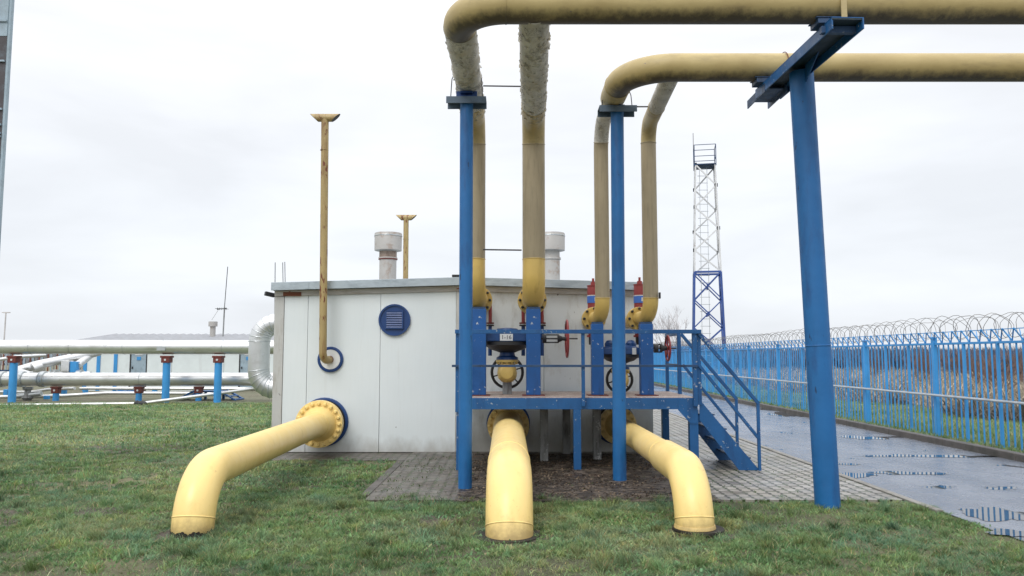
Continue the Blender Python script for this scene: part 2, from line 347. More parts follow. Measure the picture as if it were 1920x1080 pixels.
def thing(name, loc, label, cat, group=None):
    o = bpy.data.objects.new(name, None); COL.objects.link(o); o.location = loc; o['_o'] = tuple(loc); o.empty_display_size = .2
    return tag(o, label, cat, group)
def fillet(pts, r, n=10):
    pts = [Vector(p) for p in pts]; rs = r if isinstance(r, (list, tuple)) else [r]*(len(pts)-2); out = [pts[0]]
    for i in range(1, len(pts)-1):
        a, b, c = pts[i-1], pts[i], pts[i+1]; u = (a-b).normalized(); w = (c-b).normalized(); ang = u.angle(w)
        rr = rs[i-1]; t = rr/math.tan(ang/2); ctr = b + (u+w).normalized()*(rr/math.sin(ang/2))
        p0, p1 = b+u*t, b+w*t; e0, e1 = p0-ctr, p1-ctr; tot = e0.angle(e1)
        for k in range(n+1):
            q = k/n; out.append(ctr + (e0*math.sin((1-q)*tot)+e1*math.sin(q*tot))/math.sin(tot))
    out.append(pts[-1]); return out
def resample(path, step):
    out = [path[0]]
    for a, b in zip(path, path[1:]):
        k = max(1, int((b-a).length/step)); out += [a.lerp(b, j/k) for j in range(1, k+1)]
    return out
def bolts(flange, c, d, R, n, r, ln, mat, ph=0, name='bolt'):
    a, b = frame(d); c = Vector(c); d = Vector(d).normalized()
    for k in range(n):
        t = 2*math.pi*(k+ph)/n; q = c+(a*math.cos(t)+b*math.sin(t))*R
        MB().lathe(q-d*ln/2, d, [(0, r*.55), (ln*.12, r), (ln*.4, r), (ln*.4, r*.6), (ln*.6, r*.6), (ln*.6, r), (ln*.88, r), (ln, r*.55)], 8).build(name, mat, flange)
# ================================================================== SETTING
def sheet(name, x0, x1, y0, y1, z, mat, t=None, kind='structure', nx=1, ny=1):
    m = MB()
    if t: m.box((x0, y0, z-t), (x1, y1, z))
    else: m.add([(x0, y0, z), (x1, y0, z), (x1, y1, z), (x0, y1, z)], [(0, 1, 2, 3)])
    o = m.build(name, mat, origin=(0, 0, z)); o['kind'] = kind; return o
sheet('ground', -900, 900, -60, 1500, 0, 'ground')
sheet('road', 4.40, 7.64, -20, 120, .012, 'asphalt')
m = MB()
m.box((-1.62, 8.72, -.05), (4.30, 60, .024)); m.box((-4.3, 12.05, -.05), (-1.62, 13.4, .012)); o = m.build('pavement', 'pavers', origin=(0, 0, 0)); o['kind'] = 'structure'
o = MB().box((-.63, 8.66, -.05), (2.28, 12.75, .032)).build('pavement_slab', 'slab', origin=(0, 0, 0), bevel=.012); o['kind'] = 'structure'
m = MB()
for k in range(54): m.box((4.315, 8.1+k*1.0, -.1), (4.40, 8.1+k*1.0+.992, .036))
MB().box((-1.72, 9.0, -.1), (-1.62, 11.9, .03)).build('edging_strip', 'kerbdark', origin=(0, 0, 0))['kind'] = 'structure'
o = m.build('kerb', 'concrete', origin=(0, 0, 0), bevel=.008); o['kind'] = 'structure'
m = MB()
for k in range(62): m.box((7.64, -4+k*2.0, -.1), (7.79, -4+k*2.0+1.99, .125))
o = m.build('raised_kerb', 'kerbdark', origin=(0, 0, 0), bevel=.012); o['kind'] = 'structure'
sheet('verge', 7.79, 400, -20, 400, .10, 'ground')
def blob(name, cx_, cy_, rx, ry, z, mat, seed, n=56):
    R = random.Random(seed); ph = [R.uniform(0, 6.28) for _ in range(5)]; vs = []
    for k in range(n):
        t = 2*math.pi*k/n; q = 1+.22*math.sin(2*t+ph[0])+.16*math.sin(3*t+ph[1])+.12*math.sin(5*t+ph[2])+.07*math.sin(9*t+ph[3])+.05*math.sin(15*t+ph[4])
        vs.append((cx_+rx*q*math.cos(t), cy_+ry*q*math.sin(t), z))
    m = MB(); m.add([(cx_, cy_, z)]+vs, [(0, k+1, (k+1) % n+1) for k in range(n)]); o = m.build(name, mat, origin=(cx_, cy_, z)); o['kind'] = 'structure'; return o
def water():
    n = N('puddle_water'); n.col(n.mix(n.ramp(n.noise(8, 4), .4, .6), (.03, .035, .045), (.05, .055, .065))); n.rough(.015); n.bump(n.noise(5, 2), .0006, .3); return n.m
M['water'] = water(); M['soil'] = paint('bare_soil', (.055, .042, .032), .8, .35, (.10, .075, .055), (.5, .6), 20, (1, 1, 1), bump=.02)
def gnd(px, py): a = P(px, py, 1.0); k = -EYE/(a.z-EYE); return a.x*k, k
for i, (px, py, rx, ry) in enumerate(((1885, 968, .33, .26), (1905, 1003, .22, .10), (1600, 893, .30, .13), (1700, 889, .45, .10), (1745, 857, 1.0, .09), (1620, 822, .35, .22), (1740, 820, .9, .10), (1470, 778, .35, .5), (1790, 826, .35, .08), (1590, 872, .2, .05), (1440, 768, .3, .3), (1890, 857, .4, .08))):
    x_, y_ = gnd(px, py); blob('puddle', x_, y_, rx, ry*1.6, .0155, 'water', 60+i)
for i, (x_, y_, r_) in enumerate(((-2.95, 7.16, .27), (-.03, 7.03, .30), (1.67, 7.18, .25), (-3.6, 9.6, .35), (-.75, 7.75, .22), (-5.2, 7.6, .5), (-4.3, 8.2, .3), (-6.6, 13.6, .7))): blob('soil_patch', x_, y_, r_*1.15, r_, .0045, 'soil', 90+i)
# ================================================================== CONTROL BUILDING
YW = 13.0
XL = P(512, 700, YW).x; XR = P(1226, 800, YW).x; XM = P(858, 700, YW).x; XA = (XL+XR)/2
def wallz(x):                              # underside of the trim under the shallow gable
    zl, za = P(530, 556, YW).z, P(860, 546, YW).z
    t = abs(x-XA)/(XR-XA); return za + (zl-za)*t
bld = thing('control_building', (XA, YW+3, 0), 'low white panelled control building with a shallow metal roof', 'building')
seams = [P(530, 700, YW).x, P(575, 700, YW).x, P(712, 700, YW).x, XM-.03]
for a, b in zip(seams, seams[1:]):
    a2, b2 = a+.003, b-.003
    MB().prism([(a2, YW, .02), (b2, YW, .02), (b2, YW, wallz(b2)), (a2, YW, wallz(a2))], (0, .10, 0)).build('wall_panel', 'wall', bld, bevel=.003)
seams2 = [XM+.05, P(1020, 700, YW).x, P(1155, 700, YW).x, XR]
for a, b in zip(seams2, seams2[1:]):
    a2, b2 = a+.003, b-.003
    o = MB().prism([(a2, YW+.03, .02), (b2, YW+.03, .02), (b2, YW+.03, wallz(b2)), (a2, YW+.03, wallz(a2))], (0, .10, 0)).build('wall_panel', 'wall2', bld, bevel=.003)
    o['label'] = 'scuffed dirty white wall panel, painted darker for its shade, behind the platform'
o = MB().box((XL, YW-.015, 0), (seams[0]-.002, YW+.2, wallz(XL)-.002)).build('corner_trim', 'cornertrim', bld, bevel=.004)
o = MB().box((XM-.028, YW-.02, .03), (XM+.047, YW+.1, wallz(XM)-.002)).build('joint_trim', 'cornertrim', bld, bevel=.003)
m = MB(); m.box((XL+.02, YW+.2, 0), (XL+.1, YW+6, 2.6)); m.box((XR-.1, YW+.14, 0), (XR-.004, YW+6, 2.6)); m.box((XL+.1, YW+5.9, 0), (XR-.1, YW+5.99, 2.6))
m.build('side_wall', 'wall', bld)
MB().box((XL+.02, YW+.02, -.05), (XR-.02, YW+.12, .018)).build('plinth', 'kerbdark', bld)
# trim board + fascia follow the gable
def gable_strip(y0, y1, z_of, dz0, dz1, x0, x1):
    mid = XA; m = MB()
    seg = []
    if x0 < mid < x1: seg = [(x0, mid), (mid, x1)]
    else: seg = [(x0, x1)]
    for a, b in seg:
        m.prism([(a, y0, z_of(a)+dz0), (b, y0, z_of(b)+dz0), (b, y0, z_of(b)+dz1), (a, y0, z_of(a)+dz1)], (0, y1-y0, 0))
    return m
gable_strip(YW-.03, YW+.1, wallz, 0, .092, XL, XR).build('trim_board', 'trim', bld, bevel=.003)
fas = gable_strip(YW-.14, YW-.12, wallz, .092, .225, XL-.03, XR+.06).build('fascia', 'galv', bld, bevel=.003)
rf = gable_strip(YW-.12, YW+6.1, wallz, .098, .205, XL-.03, XR+.06).build('roof', 'galv', bld)
o = MB().box((P(580, 540, YW).x, YW-.148, wallz(P(580, 540, YW).x)+.1), (P(583, 540, YW).x, YW-.141, wallz(P(580, 540, YW).x)+.21)).build('fascia_lap', 'galv', fas)
c = P(853, 517, YW-.1); MB().box((c.x-.05, c.y, c.z-.02), (c.x+.09, c.y+.15, c.z+.02)).build('roof_cleat', 'black', rf, bevel=.004)
o = MB().box((P(532, 551, YW).x, YW-.036, P(0, 556, YW).z+.005), (P(566, 551, YW).x, YW-.0305, P(0, 549, YW).z+.01)).build('rust_patch', 'rust', bld)
# louvre
c = P(740, 600, YW); lv = MB().lathe((c.x, YW+.01, c.z), (0, -1, 0), [(0, .265), (.05, .265), (.05, .235), (.03, .235), (.03, .02)], 40).build('louvre_vent', 'navy', bld)
m = MB()
for k in range(7):
    z = c.z-.115+k*.039; m.bar((c.x-.13, YW-.045, z), (c.x+.13, YW-.045, z), .006, .036, up=(0, .5, 1))
m.box((c.x-.15, YW-.05, c.z-.15), (c.x-.13, YW-.02, c.z+.15)); m.box((c.x+.13, YW-.05, c.z-.15), (c.x+.15, YW-.02, c.z+.15))
m.box((c.x-.13, YW-.05, c.z-.15), (c.x+.13, YW-.02, c.z-.135)); m.box((c.x-.13, YW-.05, c.z+.135), (c.x+.13, YW-.02, c.z+.15))
m.build('slats', 'navy', lv)
# pipe collars on the wall
def collar(px, py, R, yy, inner='white', rim='navy'):
    c = P(px, py, yy); q = MB().lathe((c.x, yy+.02, c.z), (0, -1, 0), [(0, R), (.05, R), (.055, R-.012), (.055, R-.045), (.03, R-.05)], 36).build('pipe_collar', rim, bld)
    MB().disc((c.x, yy-.02, c.z), (0, 1, 0), R-.05, .03, 32).build('collar_plate', inner, q); return c
c1 = collar(620, 674, .213, YW); c2 = collar(608, 791, .40, YW, 'sealant'); c3 = collar(953, 793, .36, YW+.03, 'sealant'); c4 = collar(1152, 793, .34, YW+.03, 'sealant')
def stack(px, yy, label):
    b = P(px, 522, yy); t = P(px, 437, yy); cz = P(px, 470, yy).z; r = 16*yy/F; R = 25.5*yy/F
    s = MB().lathe((b.x, yy, wallz(b.x)+.1), (0, 0, 1), [(0, r), (b.z-wallz(b.x)+.3, r), (b.z-wallz(b.x)+.3, r+.02), (b.z-wallz(b.x)+.33, r+.02), (b.z-wallz(b.x)+.33, r), (cz-wallz(b.x), r*.95)], 28).build('chimney', 'stack', bld); s['label'] = label
    MB().torus((b.x, yy, P(px, 486, yy).z), (0, 0, 1), r+.005, .018).build('band', 'stack' if px > 900 else 'redbrown', s)
    MB().lathe((b.x, yy, P(px, 484, yy).z), (0, 0, 1), [(0, r+.004), (.13, r+.004)], 28).build('rusty_neck', 'neck', s) if px < 900 else None
    MB().lathe((b.x, yy, cz), (0, 0, 1), [(-.02, R*.55), (0, R), (.34, R*1.01), (.36, R*.99)], 32).build('cap', 'stack', s)
    MB().torus((b.x, yy, cz+.30), (0, 0, 1), R*1.01, .009).build('rim', 'steel', s)
M['neck'] = paint('stained_neck', (.25, .19, .155), .6, .2, (.12, .07, .05), (.45, .6), 9, bump=.004)
stack(727, 16.0, 'left chimney with rusty neck'); stack(1034, 16.0, 'right chimney, clean neck')
# roof corner fittings
for px, y0, yy in ((516, 492, 13.3), (530, 492, 14.2), (534, 491, 14.4)):
    a = P(px, 600, yy); b = P(px, y0, yy); a.z = 1.7 if px == 516 else 2.7
    tag(MB().tube([a, b], .008, 6).build('antenna_rod', 'greypost'), {516: 'thin rod aerial strapped at the left roof corner', 530: 'left rod of the close pair behind the roof corner', 534: 'right rod of the close pair behind the roof corner'}[px], 'aerial', 'thin aerial rods at the roof corner')
fl = P(508, 553, 13.3); f = thing('security_camera', (XL, 13.3, fl.z), 'small black camera on a bracket at the left wall corner', 'camera')
MB().bar((fl.x-.07, 13.2, fl.z+.02), (fl.x+.06, 13.3, fl.z-.01), .07, .07).build('housing', 'black', f, bevel=.006)
MB().bar((fl.x+.02, 13.3, fl.z), (XL+.03, 13.3, fl.z-.02), .03).build('bracket', 'black', f)
# ---- silver bypass duct on the left side wall
d = thing('insulated_duct', (XL-.4, 15.0, 1.5), 'thick silver clad duct bending out of the left side wall of the white building', 'duct')
zt, zb = P(0, 607, 15).z, P(0, 728, 15).z; xd = P(486, 660, 15).x
path = fillet([(XL+.3, 15.0, zt), (xd, 15.0, zt), (xd, 15.0, zb), (XL+.3, 15.0, zb)], .34, 6)
MB().tube(path, .2, 28).build('cladding', 'foil', d, ang=50)
for p, q in list(zip(path, path[1:]))[0:]:
    MB().torus(p, (q-p), .202, .008, 28, 6).build('seam', 'steel', d)
# ================================================================== VENT PIPES
def vent(px, y_top, yy, r, label, zbase, pxb=None, wall=None):
    top = P(px+1.5, y_top, yy); bx = P(pxb or px, 640, yy)
    v = thing('vent_pipe', (bx.x, yy, zbase), label, 'vent pipe', 'yellow vent pipes with T-shaped tops')
    pts = [(bx.x, yy, zbase), (top.x, yy, top.z-.02)]
    if wall is not None: pts = fillet([(wall.x, YW-.03, wall.z), (bx.x, yy, wall.z-.02), (top.x, yy, top.z-.02)], .13, 8)
    MB().tube(resample([Vector(p) for p in pts], .3), r, 18).build('pipe', 'rustpipe', v)
    L = r*4.1; h = r*1.08; m = MB(); n = 18; o = 0
    for e in range(2):                    # mitred ends: longer at the top
        for k in range(n):
            t = 2*math.pi*k/n; y = math.cos(t)*h; z = math.sin(t)*h
            m.v.append(Vector((top.x+(1 if e else -1)*(L*.72+z/h*L*.28), yy+y, top.z+z)))
    m.f += [(k, (k+1) % n, n+(k+1) % n, n+k) for k in range(n)]
    m.build('tee_head', 'rustpipe', v)
    for h0 in (0, n):
        q = MB(); q.v = [p+Vector((.004 if h0 == 0 else -.004, 0, 0)) for p in m.v[h0:h0+n]]; q.f = [tuple(range(n))]; q.build('opening', 'black', v)
    MB().torus((top.x, yy, top.z-.55), (0, 0, 1), r+.002, .006, 20, 6).build('weld', 'rustpipe', v)
vent(608, 221, 12.72, .062, 'tall rust streaked yellow vent pipe rising in front of the white wall', 1.5, 606, c1)
vent(760, 408, 19.4, .066, 'distant short looking yellow vent pipe behind the roof beside the left chimney', 0)
# ================================================================== BURIED YELLOW PIPES
def buried(px, pyb, yb, r, cc, r2, label, zc, el, fl_r, nb, plate=None, step=False):
    base = P(px, pyb, yb); base.z = 0; yf = YW-.40
    end = Vector((cc.x, YW-.05, cc.z)); fx = Vector((cc.x+(base.x-cc.x)*.05, yf, cc.z))
    t = thing('buried_gas_pipe', (base.x, yb, 0), label, 'gas pipe', 'yellow pipes bending from the wall into the lawn')
    path = resample(fillet([(base.x, yb, -.15), (base.x, yb, zc), (fx.x, yf, fx.z)], el, 14), .12)
    L = [0.0]
    for a, b in zip(path, path[1:]): L.append(L[-1]+(b-a).length)
    rs = []
    for p, l in zip(path, L):
        q = r
        if step and nb == 16 and fl_r < .305 and p.y > yb+el+.95: q = r2
        if step and fl_r > .305: q = r+max(0, p.y-8.2)*.004
        rest = L[-1]-l
        if rest < .3: q = q+(fl_r*(.80 if fl_r > .34 else .74)-q)*(1-rest/.3)**1.6
        rs.append(q)
    MB().tube(path, rs, 40).build('pipe', 'yellow', t, ang=60)
    dirn = (path[-1]-path[-3]).normalized()
    for l0 in ([.27] + [L[-1]-.3] + ([el*1.57+zc-el+.15+(.55 if fl_r > .305 else .95)] if step else [])):
        i = min(range(len(L)), key=lambda k: abs(L[k]-l0))
        if i < len(path)-1: MB().torus(path[i], path[i+1]-path[i], rs[i]-.001, .007, 40, 6).build('weld_seam', 'yellow', t)
    flg = MB().disc(fx, dirn, fl_r, .07, 44).build('flange', 'yellow', t, bevel=.006)
    MB().disc(fx+dirn*.075, dirn, fl_r, .06, 44).build('flange', 'yellow', t, bevel=.006)
    MB().tube([fx+dirn*.05, end], r*1.02, 32).build('wall_spool', 'yellow', t)
    bolts(flg, fx+dirn*.02, dirn, fl_r*.87, nb, fl_r*.085, .19, 'yellow')
    if plate == 'seal':
        m = MB(); n = 90
        for ring in range(2):
            for k in range(n):
                a = 2*math.pi*k/n; z = -.1 if ring == 0 else .045+random.uniform(-.012, .012)+.008*math.sin(k*.6)
                m.v.append(Vector((base.x+math.cos(a)*(r+.006), yb+math.sin(a)*(r+.006), z)))
        m.f += [(k, (k+1) % n, n+(k+1) % n, n+k) for k in range(n)]; m.build('bitumen_band', 'sealant', t)
    elif plate == 'plate':
        MB().disc((base.x+.03, yb, .035), (0, 0, 1), r+.055, .022, 30).build('base_plate', 'sealant', t)
        MB().lathe((base.x, yb, .05), (0, 0, 1), [(0, r+.012), (.012, r+.01), (.03, r+.004)], 30).build('paint_lip', 'yellow', t)
    else: MB().disc((base.x-.03, yb+.02, .006), (0, 0, 1), r+.09, .02, 24).build('soil_ring', 'sealant', t)
buried(361, 1005, 7.18, .184, c2, .184, 'left yellow pipe curving from the white wall down to the lawn', .53, .50, .375, 20, 'seal')
buried(955, 1012, 7.07, .214, c3, .180, 'middle and thickest yellow pipe coming straight at the viewer under the platform', .50, .62, .335, 16, None, True)
buried(1303, 1000, 7.22, .176, c4, .155, 'right yellow pipe running past the second blue column to the lawn', .52, .50, .30, 16, 'plate', True)
# ================================================================== OVERHEAD PIPELINES
ZP = 5.03
def split(path, rs, tests):
    # cut one centreline in pieces: tests = functions that turn True where the next piece starts
    out = []; cur = [path[0]]; cr = [rs[0]]; k = 0
    for p, r in zip(path[1:], rs[1:]):
        cur.append(p); cr.append(r)
        if k < len(tests) and tests[k](p): out.append((cur, cr)); cur = [p]; cr = [r]; k += 1
    out.append((cur, cr)); return out
def riser(t, pts, rad, r0, r1, yred, ysplit, ztop, zfresh, names):
    path = resample(fillet(pts, rad, 12), .1)
    rs = [r0 if p.y < yred else (r0+(r1-r0)*min(1, (p.y-yred)/.25)) for p in path]
    L = split(path, rs, [lambda p: p.y > ysplit, lambda p: p.y > ysplit and p.z < ztop, lambda p: p.y > ysplit and p.z < zfresh])
    for (a, b), (nm, mt) in zip(L, names):
        o = MB().tube(a, b, 32).build(nm, mt, t, ang=60)
        MB().torus(a[0], a[1]-a[0], b[0]+.001, .006, 32, 6).build('weld_seam', mt, o)
    return path
def flange_pair(t, c, r, nb):
    f = MB().disc(c, (0, 1, 0), r, .045, 32).build('flange', 'yellow2', t, bevel=.005)
    MB().disc(Vector(c)+Vector((0, .09, 0)), (0, 1, 0), r*1.02, .05, 32).build('flange', 'yellow2', t, bevel=.005)
    bolts(f, Vector(c)+Vector((0, .045, 0)), (0, 1, 0), r*.86, nb, .022, .24, 'black')
    MB().torus(Vector(c)+Vector((0, .045, 0)), (0, 1, 0), r*.7, .028).build('gasket', 'black', t)
# pipeline A (upper, near)
YA, YB = 7.4, 9.04; RA = .172; RB = .166
xa1, xa2t, xa2 = -.545, .22, .32
A = thing('overhead_pipeline', (xa1, YA, ZP), 'upper near weathered tan overhead pipe with its two thick risers', 'pipeline')
hp = resample(fillet([(9.5, YA, ZP), (xa1, YA, ZP), (xa1, 9.3, ZP)], .5, 14), .2)
hs = split(hp, [RA]*len(hp), [lambda p: p.y > 7.86])
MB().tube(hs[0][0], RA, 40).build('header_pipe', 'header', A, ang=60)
q0 = hs[0][0][-1]
rn = (('branch_pipe', 'peel'), ('branch_pipe', 'tan'), ('riser_pipe', 'dull'), ('riser_elbow', 'yellow2'))
zA, YR = 2.445, 11.32
pa = riser(A, [q0, (xa1-.01, YR, ZP), (xa1-.01, YR, zA), (xa1+.02, 11.88, zA)], [.42, .36], RA, .163, 8.4, 10.3, P(0, 266, YR).z, P(0, 485, YR).z, rn)
pb = riser(A, [(xa2t, YA, ZP-.02), (xa2, YR, ZP), (xa2, YR, zA), (xa2-.01, 11.88, zA)], [.42, .36], .16, .166, 8.4, 10.3, P(0, 266, YR).z, P(0, 485, YR).z, rn)
for x in (xa1+.02, xa2-.01):
    flange_pair(A, (x, 11.86, zA), .22, 10); MB().tube([(x, 11.9, zA), (x, 13.0, zA)], .15, 28).build('wall_spool', 'yellow2', A)
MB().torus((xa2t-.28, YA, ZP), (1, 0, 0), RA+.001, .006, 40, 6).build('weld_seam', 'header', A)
for y in (162, 469):
    yy = 10.9 if y == 162 else YR-.15
    MB().tube([P(906, y-1, yy), P(978, y, yy)], .011, 8).build('tie_rod', 'black', A)
m = MB(); c = P(1584, 20, YA-.2).x         # strap over the header at the beam end
arc = [Vector((c, YA-(RA+.012)*math.cos(a), ZP+(RA+.012)*math.sin(a))) for a in [math.pi*k/16 for k in range(17)]]
arc = [Vector((c, YA-RA-.012, ZP-.2))]+arc+[Vector((c, YA+RA+.012, ZP-.2))]
for a, b in zip(arc, arc[1:]): m.bar(a, b, .055, .012, up=(0, b.z-a.z, -(b.y-a.y)))
m.build('pipe_strap', 'tan', A)
def flakes(path, rad, y0, y1, n):
    m = MB(); R = random.Random(n)
    seg = [(a, b) for a, b in zip(path, path[1:]) if y0 < a.y < y1 and a.z > 4.6]
    for _ in range(n):
        a, b = R.choice(seg); p = a.lerp(b, R.random()); d = (b-a).normalized(); u, w = frame(d); t = R.uniform(0, 2*math.pi)
        q = u*math.cos(t)+w*math.sin(t); s_ = d.cross(q); c = p+q*(rad-.002); h = R.uniform(.008, .022); l = R.uniform(.012, .035)
        c2 = c+d*R.uniform(-.5, .5)*l+q*h+s_*R.uniform(-1, 1)*l
        m.add([c-s_*l, c+s_*l, c2+s_*l*.5, c2-s_*l*.6], [(0, 1, 2, 3)])
    return m
for nm_, pth, rr_ in (('a', pa, .165), ('b', pb, .162)):
    o = flakes(pth, rr_, 7.7, 10.7, 380).build('paint_flakes', 'peel', A); o['kind'] = 'stuff'
# pipeline B (lower, far)
xb1, xb2t, xb2 = 1.35, 1.93, 2.04; zB, YR2 = 2.165, 11.42
B = thing('overhead_pipeline', (xb1, YB, ZP), 'lower far tan overhead pipe with two slimmer risers at the right', 'pipeline')
hp = resample(fillet([(9.5, YB, ZP), (xb1, YB, ZP), (xb1, 11.2, ZP)], .62, 14), .2)
hs = split(hp, [RB]*len(hp), [lambda p: p.y > YB+.6])
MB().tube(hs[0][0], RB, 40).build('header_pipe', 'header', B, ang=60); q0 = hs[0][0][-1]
rn = (('branch_pipe', 'tan'), ('branch_pipe', 'peel'), ('riser_pipe', 'dull'), ('riser_elbow', 'yellow2'))
riser(B, [q0, (xb1-.02, YR2, ZP), (xb1-.02, YR2, zB), (xb1-.09, 11.95, zB)], [.42, .28], RB, .108, 10.15, 10.4, P(0, 267, YR2).z, P(0, 546, YR2).z, rn)
riser(B, [(xb2t, YB, ZP-.02), (xb2, YR2, ZP), (xb2, YR2, zB), (xb2-.09, 11.95, zB)], [.30, .28], .112, .112, 10.0, 10.4, P(0, 267, YR2).z, P(0, 546, YR2).z, (rn[1], rn[0], rn[2], rn[3]))
for x in (xb1-.09, xb2-.09):
    flange_pair(B, (x, 11.93, zB), .18, 8); MB().tube([(x, 11.97, zB), (x, 13.0, zB)], .1, 24).build('wall_spool', 'yellow2', B)
a = P(1195, 200, 10.03); MB().tube([a, P(1217, 200, 10.6)], .01, 8).build('tie_rod', 'black', B)
x = P(1468, 110, YB).x; MB().torus((x, YB, ZP), (1, .02, 0), RB+.012, .006, 40, 6).build('wire_loop', 'rust', B)
c = P(1237, 554, YR2-.1); MB().box((c.x-.012, c.y-.02, c.z-.045), (c.x+.012, c.y+.03, c.z+.045)).build('tap', 'black', B, bevel=.003)
# ================================================================== BLUE COLUMNS
def column(pb_, yb, pt_, r, label, capw, cap):
    b = P(*pb_, yb); b.z = 0; t = P(*pt_, yb); o = thing('pipe_column', (b.x, yb, 0), label, 'pipe column')
    MB().tube(resample([b, t], .4), r, 28).build('column', 'bluecol', o)
    MB().lathe((b.x, yb, -.02), (0, 0, 1), [(0, r+.03), (.035, r+.028), (.05, r)], 24).build('footing', 'kerbdark', o)
    if cap:
        z = t.z
        m = MB(); m.box((t.x-capw, yb-.11, z-.0), (t.x+capw, yb+.11, z+.012)); m.box((t.x-capw, yb-.122, z-.075), (t.x+capw, yb-.11, z+.012)); m.box((t.x-capw, yb+.11, z-.075), (t.x+capw, yb+.122, z+.012))
        m.build('cross_channel', 'capsteel', o, bevel=.003)
        s = MB(); s.box((t.x-.09, yb-.09, z+.012), (t.x+.09, yb+.09, z+.03)); s.bar((t.x-.06, yb, z+.02), (t.x-.06, yb, ZP-RA+.02), .012, .14, up=(1, 0, 0)); s.bar((t.x+.06, yb, z+.02), (t.x+.06, yb, ZP-RA+.02), .012, .14, up=(1, 0, 0))
        s.box((t.x-.075, yb-.07, ZP-RA-.02), (t.x+.075, yb+.07, ZP-RA+.004)); s.build('saddle', 'navy', o, bevel=.002)
        w = MB()
        for sgn in (-1, 1): w.tube([(t.x+sgn*.2, yb, z+.02), (t.x+sgn*.185, yb, ZP), (t.x+sgn*.13, yb, ZP+.14)], .006, 6)
        w.build('clamp_rod', 'black', o)
    return b, t
column((872, 920), 9.44, (875, 188), .082, 'slim blue column left of the risers under the upper pipe', .245, True)
column((1162, 905), 10.03, (1157, 204), .086, 'slim blue column between the right pair of risers', .245, True)
b = P(1552, 950, 8.46); t = P(1502, 125, 8.46); b.z = 0; t.z = 4.75
bc = thing('pipe_column', (b.x, 8.46, 0), 'thick blue column at the right carrying both overhead pipes on a cross beam', 'pipe column')
MB().tube(resample([b, t], .4), [.130]*len(resample([b, t], .4)), 32).build('column', 'bluecol', bc)
p = b.lerp(t, .36); MB().torus(p, t-b, .130, .007, 32, 6).build('weld_seam', 'bluecol', bc)
a, c = Vector((3.2, 7.17, 4.80)), Vector((3.11, 9.22, 4.80))
m = MB()
for s in (-1, 1): m.bar(a+Vector((s*.148, 0, -.045)), c+Vector((s*.148, 0, -.045)), .014, .105, up=(0, 0, 1))
bm_ = m.build('cross_beam', 'blue', bc, bevel=.002); MB().bar(a, c, .306, .016, up=(0, 0, 1)).build('web_plate', 'grime', bc); MB().bar(a+Vector((0, -.003, .012)), c+Vector((0, 0, .012)), .312, .008, up=(0, 0, 1)).build('top_edge', 'blue', bc)
m = MB()
for s in (-1, 1): m.bar(Vector((3.1+s*.128, 8.9, 4.74)), Vector((3.09+s*.128, 9.55, 4.74)), .012, .10, up=(0, 0, 1))
m.box((2.98, 8.95, 4.74), (3.21, 9.45, 4.752)); m.box((3.0, 7.3, 4.72), (3.34, 7.36, 4.785)); m.build('beam_extension', 'bluedark', bc)
m = MB(); t2 = Vector((t.x, 8.46, 4.70))
m.prism([(t2.x-.006, 8.46-.13, 4.60), (t2.x-.006, 8.46-.5, 4.79), (t2.x-.006, 8.46-.13, 4.79)], (.012, 0, 0)); m.prism([(t2.x-.006, 8.46+.13, 4.60), (t2.x-.006, 8.46+.13, 4.79), (t2.x-.006, 8.46+.5, 4.79)], (.012, 0, 0)); m.build('gusset', 'blue', bc)
for yy, rr, xx in ((YA, RA, 3.08), (YB, RB, 3.0)):
    m = MB(); m.box((xx-.11, yy-.1, 4.818), (xx+.13, yy+.1, ZP-rr+.012)); m.box((xx-.13, yy-.11, ZP-rr+.012), (xx+.15, yy+.11, ZP-rr+.02))
    m.build('saddle', 'bluedark', bc, bevel=.002)
# ================================================================== PLATFORM
YF, YK, ZD = 10.95, 12.85, 1.02
x0, x1 = P(856, 700, YF).x, P(1306, 700, YF).x; xs = x1
pl = thing('service_platform', ((x0+x1)/2, YF, 0), 'blue steel service platform with railings and stair in front of the white wall', 'platform')
MB().box((x0+.02, YF+.03, ZD-.02), (x1-.01, YK, ZD)).build('deck', 'deck', pl, bevel=.004)
def chan(a, b, name='edge_beam'):
    a, b = Vector(a), Vector(b); m = MB(); u = (b-a).normalized(); s = Vector((0, 0, 1)).cross(u)
    m.bar(a, b, .012, .155, up=(0, 0, 1)); m.bar(a+Vector((0, 0, .0715))+s*.03, b+Vector((0, 0, .0715))+s*.03, .06, .012, up=(0, 0, 1)); m.bar(a-Vector((0, 0, .0715))+s*.03, b-Vector((0, 0, .0715))+s*.03, .06, .012, up=(0, 0, 1))
    return m.build(name, 'blue', pl, bevel=.002)
zb_ = ZD-.085
chan((x0, YF, zb_), (x1, YF, zb_)); chan((x1, YF, zb_), (x1, YK, zb_)); chan((x1, YK, zb_), (x0, YK, zb_)); chan((x0, YK, zb_), (x0, YF, zb_))
MB().bar((x0+1.6, YF+.02, zb_-.02), (x0+1.6, YK-.02, zb_-.02), .06, .1, up=(0, 0, 1)).build('joist', 'blue', pl)
legs = [(P(1082, 800, YF+.03).x, YF+.04, .105), (P(1300, 800, YF+.05).x, YF+.06, .12), (P(1244, 800, 12.9).x, 12.75, .11), (x0+.05, YF+.06, .1), (x0+.03, YK-.05, .05)]
for lx, ly, w in legs:
    o = MB().box((lx-w/2, ly-w/2, 0), (lx+w/2, ly+w/2, ZD-.165)).build('leg', 'blue', pl, bevel=.004)
MB().prism([(x1-.26, YF-.012, ZD-.015), (x1+.0, YF-.012, ZD-.015), (x1+.0, YF-.012, ZD-.36), (x1-.1, YF-.012, ZD-.36), (x1-.27, YF-.012, ZD-.17)], (0, .01, 0)).build('gusset', 'blue', pl)
